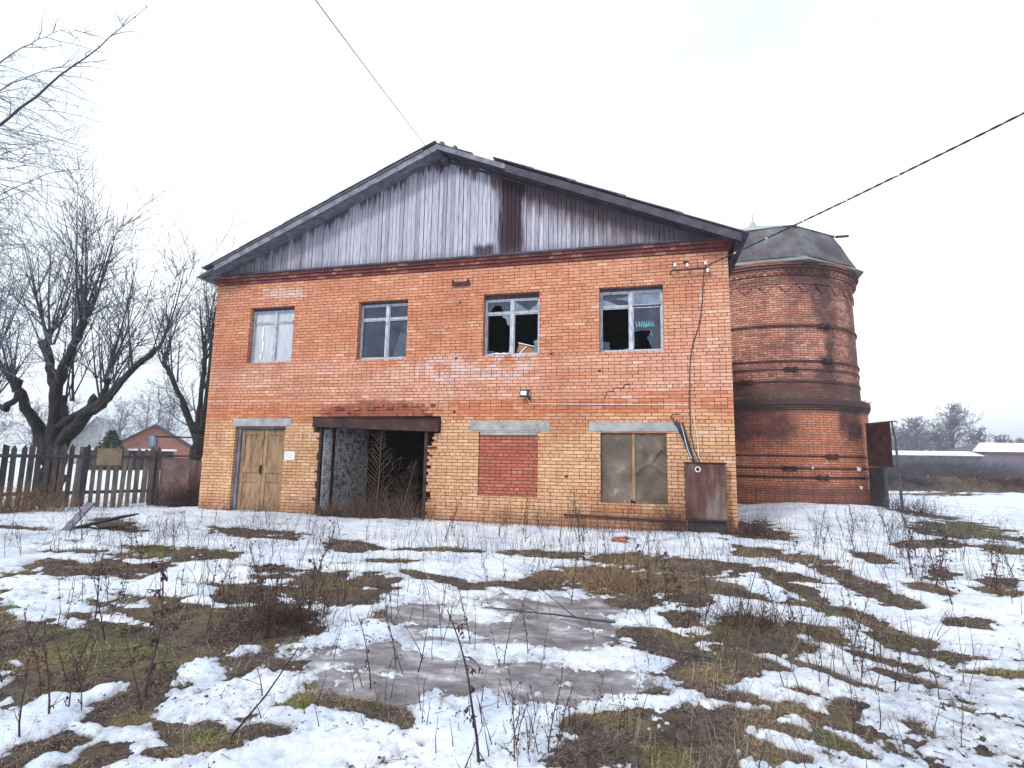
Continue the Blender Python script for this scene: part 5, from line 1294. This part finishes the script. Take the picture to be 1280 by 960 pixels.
# right side: barn, long shed, scrub bank, trees
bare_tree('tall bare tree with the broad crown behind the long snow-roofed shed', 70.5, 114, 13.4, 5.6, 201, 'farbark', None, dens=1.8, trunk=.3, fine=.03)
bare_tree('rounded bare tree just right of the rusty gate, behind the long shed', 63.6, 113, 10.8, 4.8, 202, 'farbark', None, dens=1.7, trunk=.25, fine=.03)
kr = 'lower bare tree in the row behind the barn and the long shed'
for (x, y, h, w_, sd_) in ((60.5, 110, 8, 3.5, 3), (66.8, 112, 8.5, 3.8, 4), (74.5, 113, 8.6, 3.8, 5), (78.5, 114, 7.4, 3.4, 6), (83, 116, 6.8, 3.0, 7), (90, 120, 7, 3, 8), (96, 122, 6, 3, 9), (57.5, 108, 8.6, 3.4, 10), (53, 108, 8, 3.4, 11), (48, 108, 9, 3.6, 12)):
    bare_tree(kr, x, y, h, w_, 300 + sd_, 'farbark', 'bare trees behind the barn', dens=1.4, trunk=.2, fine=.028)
M['barnred'] = m_rough('dull_red_barn_paint', [(.3, (.13, .07, .08)), (.7, (.22, .11, .12))], 2)
bt = thing('red_barn', 'long dull red barn with a snow covered roof at the far right', 'barn', (72, 98, 0))
def barn(t, cx, cy, L, D_, hw, hr, ang, wm, rm, hip=True):
    ca, sa = math.cos(ang), math.sin(ang)
    def W_(px, py, pz): return (cx + px * ca - py * sa, cy + px * sa + py * ca, pz)
    s = MB(); s.hexa([W_(0, 0, -.8), W_(L, 0, -.8), W_(L, D_, -.8), W_(0, D_, -.8), W_(0, 0, hw), W_(L, 0, hw), W_(L, D_, hw), W_(0, D_, hw)]); s.build('wall', M[wm], t)
    s = MB(); o_ = .5; g_ = 4.0 if hip else 0.0
    a, b, c, d_ = W_(-o_, -o_, hw), W_(L + o_, -o_, hw), W_(L + o_, D_ + o_, hw), W_(-o_, D_ + o_, hw); e, f = W_(g_, D_ / 2, hr), W_(L - g_, D_ / 2, hr)
    s.poly([a, b, f, e]); s.poly([c, d_, e, f]); s.build('roof', M[rm], t)
    s = MB(); s.poly([d_, a, e]); s.poly([b, c, f]); s.build('gable', M['roofing'], t)
    s = MB(); s.hexa([W_(-o_, -o_ - .05, hw - .18), W_(L + o_, -o_ - .05, hw - .18), W_(L + o_, -o_ + .05, hw - .18), W_(-o_, -o_ + .05, hw - .18), W_(-o_, -o_ - .05, hw + .04), W_(L + o_, -o_ - .05, hw + .04), W_(L + o_, -o_ + .05, hw + .04), W_(-o_, -o_ + .05, hw + .04)]); s.build('eave_board', M['darkwood'], t)
    return W_
W_ = barn(bt, 64.5, 95.5, 26, 9, 3.7, 5.4, R(6), 'barnred', 'sheetsnow')
s = MB(); p = Vector(W_(9, 4.5, 5.6)); s.obox(p, (.35, .35, .6)); s.build('chimney', M['sheet'], bt)
lt = thing('long_shed', 'long low grey shed with a snow covered roof left of the red barn', 'shed', (50, 80, 0))
barn(lt, 44.0, 80.3, 14.5, 5, 2.75, 3.5, R(4), 'picket', 'sheetsnow', False)
dist = MB()

# scrub bank beyond the road
def scrub(name, label, cx, cy, lx, ly, ang, h, n, mat, seed, cat='scrub', L=.7, stuff=True, rad=.006, up=(.5, 1.2), group=None):
    r = random.Random(seed); s = MB(); ca, sa = math.cos(ang), math.sin(ang)
    for k in range(n):
        u, v_ = r.gauss(0, .42), r.gauss(0, .42)
        x = cx + u * lx * ca - v_ * ly * sa; y = cy + u * lx * sa + v_ * ly * ca
        d = Vector((r.uniform(-1, 1), r.uniform(-1, 1), r.uniform(*up)))
        hh = h * max(.15, 1 - (u * u + v_ * v_) * 1.1); p = Vector((x, y, H(x, y) + (r.uniform(0, .5) * hh if h > .5 else 0)))
        twig(s, r, p, d, L * r.uniform(.5, 1.1), rad, 1 if L > .5 else 0, 4, .35, -.02, 3, 3)
    o = s.build(name, M[mat]); return tag(o, label, cat, group, 'stuff' if stuff else None)
bk = MB(); nn = 60
gx_ = np.linspace(-9, 22, 90); gy_ = np.linspace(-2.6, 2.6, 20)
XX, YY = np.meshgrid(gx_, gy_, indexing='ij'); prof = np.cos(np.clip(YY / 2.6, -1, 1) * np.pi / 2) ** 1.1
endf = np.clip(np.minimum(XX + 9, 22 - XX) / 2.2, 0, 1)
ZZ = prof * endf * (.95 + .55 * fbm(XX, YY, .35, 3, 71)) - .05 + .12 * fbm(XX, YY, 1.5, 3, 73)
ca, sa = math.cos(R(12)), math.sin(R(12))
bank = grid_mesh('earth_bank', 32 + XX * ca - YY * sa, 26.5 + XX * sa + YY * ca, ZZ, 90, 20, M['soil'], attrs={'moss': ZZ * 0 + .08, 'tan': ZZ * 0 + .1}); bank.data.flip_normals(); tag(bank, kind='structure')
for i, (cx, lx, h_, m_k, lab) in enumerate(((25.5, 3.5, .9, 'twig', 'dark brushwood on the earth bank just right of the gate'), (30.5, 5, 1.1, 'stalk', 'brown dry brushwood along the middle of the earth bank'), (37, 5, 1.2, 'twig', 'greyish brushwood at the right end of the earth bank'))):
    scrub('brushwood', lab, cx, 26.5 + (cx - 32) * .21 - .6, lx, 1.6, R(12), h_, 2600, m_k, 60 + i, L=.75, rad=.013)
scrub('brushwood', 'blue-grey brushwood belt in front of the long shed and the barn', 52, 70, 34, 5, R(12), 2.6, 4200, 'farbark', 66, L=2.2, rad=.026)
scrub('brushwood', 'dark brushwood growing right in front of the long snow-roofed shed', 43, 62, 14, 4, R(12), 2.0, 2600, 'twig', 67, L=1.8, rad=.022)

# ---------------------------------------------------------------- weeds and brush in the yard
def gp3(x, y): return Vector((x, y, H(x, y)))
def weed_proto(seed, h, kind):
    """tall dry stalk with side twigs and shrivelled hanging leaves"""
    r = random.Random(seed); s = MB(); lf = MB(); lean = Vector((r.uniform(-.28, .28), r.uniform(-.2, .2), 1)).normalized()
    pts = []; p = Vector((0, 0, -.03)); cur = lean; n = 9
    for k in range(n + 1): pts.append(p); cur = (cur + rv(r, .09)).normalized(); p = p + cur * h / n
    rads = [.0085 * (1 - .7 * k / n) * (h / .8) ** .5 for k in range(n + 1)]
    s.tube(pts, rads, 4, r.random())
    for k in range(2, n + 1):
        for j in range(kind[0]):
            f = pts[k].lerp(pts[k - 1], r.random()); d = rv(r); d.z = abs(d.z) * .8 + kind[2]; L = r.uniform(.05, .22) * h * (1.2 - .5 * k / n)
            q = [f]; cc = d.normalized()
            for m_ in range(4): cc = (cc + rv(r, .25) + Vector((0, 0, kind[3]))).normalized(); q.append(q[-1] + cc * L / 4)
            s.tube(q, [.0040, .0034, .0028, .0024, .002], 3, r.random(), False)
            for m_ in range(kind[1]):
                b_ = q[r.randint(1, 4)]; ll = r.uniform(.018, .045); dn = Vector((r.uniform(-.5, .5), r.uniform(-.5, .5), r.uniform(-1, .1))).normalized() * ll; sd_ = rv(r, .009)
                t_ = r.random(); lf.poly([b_, b_ + dn * .5 + sd_, b_ + dn, b_ + dn * .5 - sd_], t_); lf.poly([b_, b_ + dn * .5 + Vector((sd_.z, sd_.x, sd_.y)), b_ + dn, b_ + dn * .55 - Vector((sd_.z, sd_.x, sd_.y))], t_)
    return s, lf
protos = []
for i, (h_, kd) in enumerate(((.75, (2, 5, .1, -.25)), (.6, (1, 3, .4, -.1)), (.9, (2, 2, .5, .0)), (.5, (1, 1, .6, .0)), (.85, (1, 6, .0, -.35)), (.7, (1, 0, .8, .05)))):
    s, lf = weed_proto(500 + i, h_, kd)
    # keep the meshes for copying
    o1 = s.build('stem', M['stalk']); o2 = lf.build('dry_leaves', M['stalk']) if lf.v else None
    protos.append((o1.data, o2.data if o2 else None)); bpy.data.objects.remove(o1)
    if o2: bpy.data.objects.remove(o2)
def weed(i, x, y, sc, rz, label, group, tilt=0.0):
    t = thing('dry_weed', label, 'weed', (x, y, H(x, y)), group); t.scale = (sc, sc, sc); t.rotation_euler = (tilt, 0, rz)
    a = bpy.data.objects.new('stem', protos[i][0]); C.objects.link(a); a.parent = t
    if protos[i][1]: b_ = bpy.data.objects.new('dry_leaves', protos[i][1]); C.objects.link(b_); b_.parent = t
    return t
r = random.Random(77)
WE = [(8.37, -9.19, 0, 1.25, 'tall dark weed with hanging withered leaves in the left foreground'),
      (9.68, -8.72, 4, .62, 'drooping dark weed on the ice edge left of the puddle'),
      (10.63, -9.40, 4, .95, 'tallest dry weed in the very centre of the foreground'),
      (10.80, -9.35, 2, .55, 'short branching weed beside the tallest foreground weed'),
      (8.25, -8.13, 0, .85, 'dark leafy weed at the left edge of the large bare patch'),
      (4.50, -5.71, 0, .95, 'lone dark weed beside the bright green moss patch'),
      (13.61, -5.11, 1, .75, 'lone thin weed on the snow right of the yard'),
      (13.16, -7.22, 3, .7, 'small thin weed standing in the thin snow at the right'),
      (14.6, -5.15, 0, 1.05, 'bushy curled weed near the right edge of the yard')]
for (x, y, i, sc, lab) in WE: weed(i, x, y, sc, r.uniform(0, 6.28), lab, None)
# groups of look-alike weeds
def cluster(cx, cy, rx, ry, n, kinds, sc, label, group, avoid=None):
    for k in range(n):
        x = cx + r.gauss(0, .5) * rx; y = cy + r.gauss(0, .5) * ry
        if y > -.12 and 0 < x < 13.3: y = -.15 - r.random() * .3
        if math.hypot(x - 11.456, y + 12.183) < 2.6: continue
        weed(r.choice(kinds), x, y, sc * r.uniform(.55, 1.15), r.uniform(0, 6.28), label, group, r.uniform(-.12, .12))
cluster(8.35, -7.8, .5, .5, 16, (0, 0, 1, 2), .9, 'dark weed in the dense clump left of the frozen puddle', 'dark weeds left of the puddle')
cluster(6.9, -7.9, 1.6, 1.3, 16, (1, 2, 3, 5), .8, 'dry weed scattered over the bare ground at the left', 'weeds on the bare ground at the left')
cluster(5.2, -2.6, 2.6, 1.2, 16, (1, 2, 3, 5), .75, 'thin dry weed on the snow in front of the garage opening', 'weeds before the garage')
cluster(10.7, -5.0, 1.3, .8, 24, (1, 2, 3, 5), .75, 'dry weed in the brown patch behind the frozen puddle', 'weeds behind the puddle')
cluster(12.0, -6.5, .8, .8, 18, (0, 1, 2, 3, 5), .85, 'dry weed right of the frozen puddle', 'weeds right of the puddle')
cluster(10.9, -1.7, 2.2, .8, 20, (1, 2, 3, 5, 5), 1.0, 'thin dry weed on the snow bank below the plated shutters', 'weeds along the wall')
cluster(8.6, -2.2, 1.6, .9, 14, (2, 3, 5), .9, 'thin dry weed on the snow bank below the bricked-up opening', 'weeds below the bricked opening')
cluster(15.2, -1.2, 1.4, 2.0, 22, (1, 2, 3, 5), 1.0, 'thin weed on the snow slope below the round tower', 'weeds below the tower')
cluster(15.4, -3.9, .9, .9, 14, (0, 1, 2), .95, 'curled dry weed near the right edge of the yard', 'weeds at the right edge')
cluster(12.75, -8.6, .45, .5, 8, (2, 3, 5), .5, 'small dry weed in the right foreground', 'weeds in the right foreground')
cluster(10.9, -9.1, .8, .35, 12, (2, 3, 5, 1), .38, 'small dry weed in the centre foreground', 'weeds in the centre foreground')
cluster(2.4, -4.8, 2.2, 1.2, 12, (1, 2, 3, 5), .8, 'dry weed on the snow before the picket fence', 'weeds before the fence')

scrub('dry_brush', 'tangle of reddish dry brush at the foot of the garage opening', 5.5, -.42, 1.15, .3, 0, .2, 300, 'brush', 81, L=.62, rad=.0055, up=(.7, 2.0))
scrub('dry_brush', 'low dark brush at the left foot of the garage opening', 4.2, -.35, .8, .25, 0, .2, 260, 'brush', 82, L=.5, rad=.0055, up=(.5, 1.8))
scrub('dry_brush', 'brown brush at the foot of the wall right of the rusty cabinet', 13.4, -.5, .55, .5, 0, .2, 260, 'stalk', 83, L=.42, rad=.005, up=(.4, 1.5))
scrub('dry_brush', 'dry brush in front of the plated shutters', 11.9, -.35, .35, .2, 0, .2, 70, 'stalk', 84, L=.7, rad=.004, up=(1.0, 2.5))
scrub('dry_brush', 'tall pale brush at the foot of the picket fence', -3.6, -2.6, 2.4, .5, R(57), .2, 620, 'straw', 85, L=.75, rad=.006, up=(.3, 1.8))
scrub('dry_brush', 'reddish brush before the sheet metal fence', -1.0, .55, 1.0, .3, R(15), .2, 330, 'stalk', 86, L=.8, rad=.006, up=(.4, 1.8))
scrub('dry_brush', 'matted brown brush behind the frozen puddle', 10.95, -5.3, 1.1, .45, 0, .2, 520, 'straw', 87, L=.35, rad=.004, up=(.1, 1.0))
scrub('dry_brush', 'matted dark brush in the bare patch right of the puddle', 12.35, -6.5, .5, .35, 0, .2, 260, 'stalk', 88, L=.25, rad=.0035, up=(.1, 1.0))
scrub('dry_brush', 'dark brush tangle left of the frozen puddle', 8.3, -7.75, .5, .35, 0, .2, 330, 'stalk', 89, L=.32, rad=.0035, up=(.1, 1.2))
scrub('dry_brush', 'thin dry brush at the left front corner beside the ochre door', 1.6, -.3, 1.6, .2, 0, .2, 90, 'stalk', 90, L=.5, rad=.004, up=(.6, 2.0))
scrub('dry_brush', 'thin brush on the snow slope below the tower', 16.6, 1.0, 1.8, 2.0, 0, .2, 170, 'twig', 91, L=.6, rad=.005, up=(.8, 2.5))
scrub('dry_brush', 'dark brush at the foot of the rusty gate', 18.6, 5.6, .8, .8, 0, .2, 120, 'twig', 92, L=.6, rad=.007, up=(.4, 2.0))

cluster(7.7, -9.3, .9, .5, 14, (2, 3, 5), .7, 'thin dry weed in the left foreground corner', 'weeds in the left foreground')
cluster(10.2, -8.0, 1.2, .5, 12, (2, 3, 5), .6, 'thin dry weed rising from the frozen puddle', 'weeds in the puddle')
cluster(13.0, -7.6, .8, 1.0, 18, (2, 3, 5, 1), .6, 'thin dry weed on the half thawed snow at the right', 'weeds on the thawed snow at the right')
cluster(10.9, -9.25, .7, .25, 12, (2, 3, 5), .45, 'small dry weed in the centre foreground', 'weeds in the centre foreground')
# leaf litter, twigs and crumbs of earth lying on snow and soil
r = random.Random(123); s = MB(); cntl = 0
px_, py_ = [], []
ra = np.random.default_rng(9); rr_ = np.exp(ra.uniform(math.log(1.9), math.log(16), 26000)); aa_ = ra.uniform(-.9, .9, 26000) - .244
lx_, ly_ = 11.456 + rr_ * np.sin(aa_), -12.183 + rr_ * np.cos(aa_)
fld = snow_field(lx_, ly_); lit = fbm(lx_, ly_, 1.4, 3, 201)
lz_ = np.where(fld > 0, mound(lx_, ly_) + np.maximum(snow_height(lx_, ly_), 0), soil_height(lx_, ly_)) + .003
for q in range(26000):
    if lz_[q] is None or ly_[q] > -.15 and 0 < lx_[q] < 13.3: continue
    p_keep = (.95 if fld[q] < .15 else .35 if lit[q] > .1 else .07)
    if r.random() > p_keep: continue
    c0 = Vector((lx_[q], ly_[q], lz_[q])); a = r.uniform(0, 6.28); k_ = r.uniform(.6, 1.6) * (.7 + rr_[q] / 14)
    if r.random() < .35:
        d = Vector((math.cos(a), math.sin(a), r.uniform(-.05, .25))) * r.uniform(.02, .09) * k_; s.tube([c0, c0 + d * .5 + rv(r, .006), c0 + d], [.0016 * k_, .0013 * k_, .0008 * k_], 3, r.random(), False)
    else:
        L_2 = r.uniform(.004, .012) * k_; u_ = Vector((math.cos(a), math.sin(a), r.uniform(-.3, .3))) * L_2; w2 = Vector((-math.sin(a), math.cos(a), r.uniform(-.3, .5))) * L_2 * .6
        s.poly([c0 - u_, c0 - w2 + Vector((0, 0, .003)), c0 + u_, c0 + w2 + Vector((0, 0, .003))], r.random())
o = s.build('leaf_litter', M['stalk']); tag(o, 'crumbs of bark, dead leaves and bits of twig strewn over the snow', 'litter', kind='stuff')
for i_, (cx, cy, lx, ly, n_, L_w, lab) in enumerate(((10.6, -.7, 5.0, .6, 240, .62, 'thin dry stalks standing in the snow along the foot of the wall'), (9.9, -3.4, 4.6, 1.6, 260, .50, 'thin dry stalks scattered in the middle of the yard'),
        (4.5, -4.6, 5.0, 2.0, 200, .55, 'thin dry stalks scattered over the left part of the yard'), (14.6, -3.2, 3.0, 2.4, 200, .5, 'thin dry stalks scattered over the right part of the yard'), (8.0, -7.0, 2.4, 1.4, 200, .42, 'thin dry stalks on the bare ground left of the frozen puddle'),
        (12.6, -6.9, 1.6, 1.3, 150, .36, 'thin dry stalks on the half thawed ground right of the frozen puddle'), (10.8, -9.0, 1.8, .5, 60, .22, 'thin dry stalks in the nearest snow'))):
    scrub('dry_stalks', lab, cx, cy, lx, ly, 0, .2, n_, 'brush' if i_ % 2 else 'stalk', 700 + i_, L=L_w, rad=.0042, up=(2.0, 6.0))
scrub('dry_brush', 'strip of low dead brush at the very foot of the wall', 10.0, -.14, 6.6, .12, 0, .2, 420, 'brush', 95, L=.16, rad=.003, up=(.3, 1.5))
# dead sapling standing in the garage opening
t = thing('dead_sapling', 'dead feathery sapling standing in the dark garage opening', 'sapling', (5.15, -.12, 0))
s = MB(); r2 = random.Random(9); top = Vector((5.22, -.12, 2.12)); b0 = Vector((5.15, -.12, -.05)); s.tube([b0, b0.lerp(top, .5) + Vector((.04, 0, 0)), top], [.016, .011, .003], 5, .9); s.build('stem', M['brush'], t)
s = MB()
for k in range(38):
    f = .18 + .78 * k / 38; p = b0.lerp(top, f); sg = 1 if k % 2 else -1; a = r2.uniform(-.7, .7); L = (1 - f) * 1.0 + .08
    d = Vector((sg * math.cos(a), math.sin(a) * .5, .95)); twig(s, r2, p, d, L * r2.uniform(.7, 1.0), .006, 1, 5, .12, .02, 5, 3, .0028)
s.build('side_branches', M['brush'], t)
t = thing('dead_sapling', 'lower leaning dead sapling at the right side of the garage opening', 'sapling', (5.85, -.2, 0))
s = MB(); b0 = Vector((5.8, -.2, -.05)); top = Vector((6.15, -.1, 1.45)); s.tube([b0, top], [.011, .003], 4, .9); s.build('stem', M['brush'], t)
s = MB()
for k in range(36):
    f = .15 + .8 * k / 36; p = b0.lerp(top, f); sg = 1 if k % 2 else -1; twig(s, r2, p, Vector((sg, r2.uniform(-.3, .3), 1.2)), (1 - f) * .6 + .06, .0035, 1, 4, .12, .02, 3, 3)
s.build('side_branches', M['brush'], t)

# leaning plank, sticks and stone in the yard
pl = MB(); a = gp3(.75, -3.95); pl.bar(a + Vector((0, 0, .02)), a + Vector((-.12, .55, .5)), .16, .035); o = pl.build('plank', M['oldwood']); tag(o, 'short grey plank sticking out of the snow before the picket fence', 'plank')
pl = MB(); a = gp3(.4, -3.5); pl.bar(a, a + Vector((1.1, .2, .28)), .5, .03); o = pl.build('board', M['darkwood']); tag(o, 'dark board half buried beside the short grey plank', 'board')
s = MB(); r2 = random.Random(2); a = gp3(11.15, -6.9); twig(s, r2, a + Vector((0, 0, .06)), Vector((-1, .1, .03)), 1.7, .011, 2, 9, .12, -.01, 4, 4); o = s.build('fallen_branch', M['twig']); tag(o, 'long thin fallen branch lying across the frozen puddle', 'branch')
s = MB(); a = gp3(11.9, -7.6); twig(s, r2, a + Vector((0, 0, .05)), Vector((-1, .0, .05)), .9, .008, 1, 7, .15, -.01, 3, 4); o = s.build('fallen_branch', M['twig']); tag(o, 'short fallen branch in the snow right of the puddle', 'branch')
s = MB(); a = gp3(9.25, -9.5); b_ = a + Vector((.40, .0, 0)) ; s.tube([a + Vector((0, 0, .0)), a.lerp(b_, .5) + Vector((.02, 0, .26)), b_ + Vector((.0, 0, .52))], [.006, .005, .003], 5)
twig(s, r2, a.lerp(b_, .5) + Vector((0, 0, .26)), Vector((-.6, .5, .6)), .3, .004, 1, 5, .2, 0, 3, 3)
o = s.build('dry_weed', M['stalk']); tag(o, 'bare thin weed leaning far to the right in the left foreground', 'weed')
def stone(label, x, y, sx, sy, sz, mat, seed):
    r = random.Random(seed); bm_v = []; s = MB(); n, m_ = 12, 8; z0 = H(x, y)
    for i in range(m_ + 1):
        ph = math.pi * i / m_
        for j in range(n):
            a = 2 * math.pi * j / n; k = 1 + .12 * math.sin(a * 2 + seed) + .1 * math.sin(ph * 3 + a * 3 + seed)
            s.v.append((x + sx * k * math.sin(ph) * math.cos(a), y + sy * k * math.sin(ph) * math.sin(a), z0 + sz * .4 + sz * math.cos(ph) * k))
    for i in range(m_):
        for j in range(n):
            l = (j + 1) % n; s.f.append((i * n + j, (i + 1) * n + j, (i + 1) * n + l, i * n + l)); s.t.append(0)
    o = s.build('stone', M[mat], smooth=True); return tag(o, label, 'stone')
stone('pale flat stone on the near rim of the frozen puddle', 9.62, -6.95, .11, .07, .035, 'concrete', 1)
stone('brick-coloured stone on the snow bank below the plated shutters', 10.95, -1.9, .14, .1, .09, 'infill', 2)

# ---------------------------------------------------------------- matted dry grass on the bare ground
rg = np.random.default_rng(4)
def grass_field(name, N, box, lmin, lmax, wid, upr, seed, label, only='bare'):
    rg = np.random.default_rng(seed)
    rr_ = np.exp(rg.uniform(math.log(box[0]), math.log(box[1]), N)); aa_ = rg.uniform(-.9, .9, N) - .244; x = 11.456 + rr_ * np.sin(aa_); y = -12.183 + rr_ * np.cos(aa_)
    dist_ = np.hypot(x - 11.456, y + 12.183)
    ang = np.arctan2(x - 11.456, y + 12.183) + .244
    v = snow_field(x, y); ice = inside(x, y, ICE_PATCHES)
    clump = fbm(x, y, 5.0, 2, 91)
    keep = (v < .05 + .12 * rg.random(N) ** 2) & (ice > 1.15) & (np.abs(ang) < .95) & (dist_ > 1.4) & ~in_building(x, y) & (y < 12) & (clump > -.25 + rg.uniform(-.2, .2, N))
    x, y = x[keep], y[keep]; n = len(x)
    moss, tan = attr_maps(x, y); z = soil_height(x, y) - .004
    dir0 = fbm(x, y, .9, 2, 95) * 7 + rg.normal(0, .8, n)
    L = rg.uniform(lmin, lmax, n) * np.clip(1 + clump[keep], .5, 1.6); up = rg.uniform(*upr, n); near = np.clip(np.hypot(x - 11.456, y + 12.183) / 4, .8, 3)
    w_ = wid * near
    dx, dy = np.cos(dir0), np.sin(dir0)
    P0 = np.stack([x, y, z], 1); D1 = np.stack([dx * L * .5, dy * L * .5, L * up], 1); D2 = np.stack([dx * L * .6, dy * L * .6, -L * up * .7], 1)
    S = np.stack([-dy * w_, dx * w_, 0 * w_], 1)
    P1 = P0 + D1; P2 = P1 + D2
    co = np.stack([P0 - S, P0 + S, P1 + S * .8, P1 - S * .8, P2], 1).reshape(-1, 3)
    me = bpy.data.meshes.new(name); me.vertices.add(5 * n); me.vertices.foreach_set('co', co.astype(np.float32).ravel())
    b = (np.arange(n) * 5)[:, None]; loops = (b + np.array([0, 1, 2, 3, 3, 2, 4])[None]).ravel().astype(np.int32)
    me.loops.add(7 * n); me.loops.foreach_set('vertex_index', loops); me.polygons.add(2 * n)
    st = np.stack([np.arange(n) * 7, np.arange(n) * 7 + 4], 1).ravel().astype(np.int32); tt = np.tile([4, 3], n).astype(np.int32)
    me.polygons.foreach_set('loop_start', st); me.polygons.foreach_set('loop_total', tt)
    for nm, a in (('tint', rg.random(n)), ('moss', moss), ('tan', tan)):
        at = me.attributes.new(nm, 'FLOAT', 'FACE'); at.data.foreach_set('value', np.repeat(a, 2).astype(np.float32))
    me.materials.append(M['grass']); me.update(calc_edges=True)
    o = bpy.data.objects.new(name, me); C.objects.link(o); tag(o, label, 'grass', kind='stuff'); return n
t = NT('matted_dry_grass')
tn = t.attr('tint')
base = t.ramp(tn, [(0, (.035, .022, .026)), (.35, (.085, .058, .055)), (.7, (.17, .13, .11)), (1, (.38, .32, .26))])
tanc = t.ramp(tn, [(0, (.07, .045, .03)), (.5, (.23, .165, .09)), (1, (.46, .37, .23))])
mos = t.ramp(tn, [(0, (.04, .06, .02)), (.5, (.13, .165, .04)), (1, (.30, .35, .09))])
c_ = t.mix(t.math('MULTIPLY', t.attr('tan'), .85), base, tanc); c_ = t.mix(t.math('MULTIPLY', t.attr('moss'), .8), c_, mos)
M['grass'] = t.done(c_, .8, .2)
ng = grass_field('dry_grass', 900000, (1.8, 9), .02, .065, .0013, (.0, .28), 1, 'matted brown and tan dead grass on the thawed ground')
ng += grass_field('dry_grass', 300000, (8, 26), .03, .09, .0016, (.02, .4), 2, 'dead grass strips between the snow nearer the buildings')
ng += grass_field('tall_grass', 26000, (1.8, 20), .08, .17, .0011, (.15, .8), 3, 'longer tufts of pale dead grass standing on the thawed ground')
print('blades', ng, 'objects', len(bpy.data.objects))
# haze
hz = MB(); hz.box(-900, 900, -60, 1300, -12, 40); t = NT('haze_air'); t.n.remove(t.b)
pv = t.n.new('ShaderNodeVolumePrincipled'); pv.inputs['Color'].default_value = (.86, .92, 1, 1); pv.inputs['Density'].default_value = HAZE; pv.inputs['Anisotropy'].default_value = .2
t.l.new(pv.outputs[0], t.out.inputs['Volume'])
if HAZE > 0:
    o = hz.build('haze', t.m); tag(o, kind='stuff')
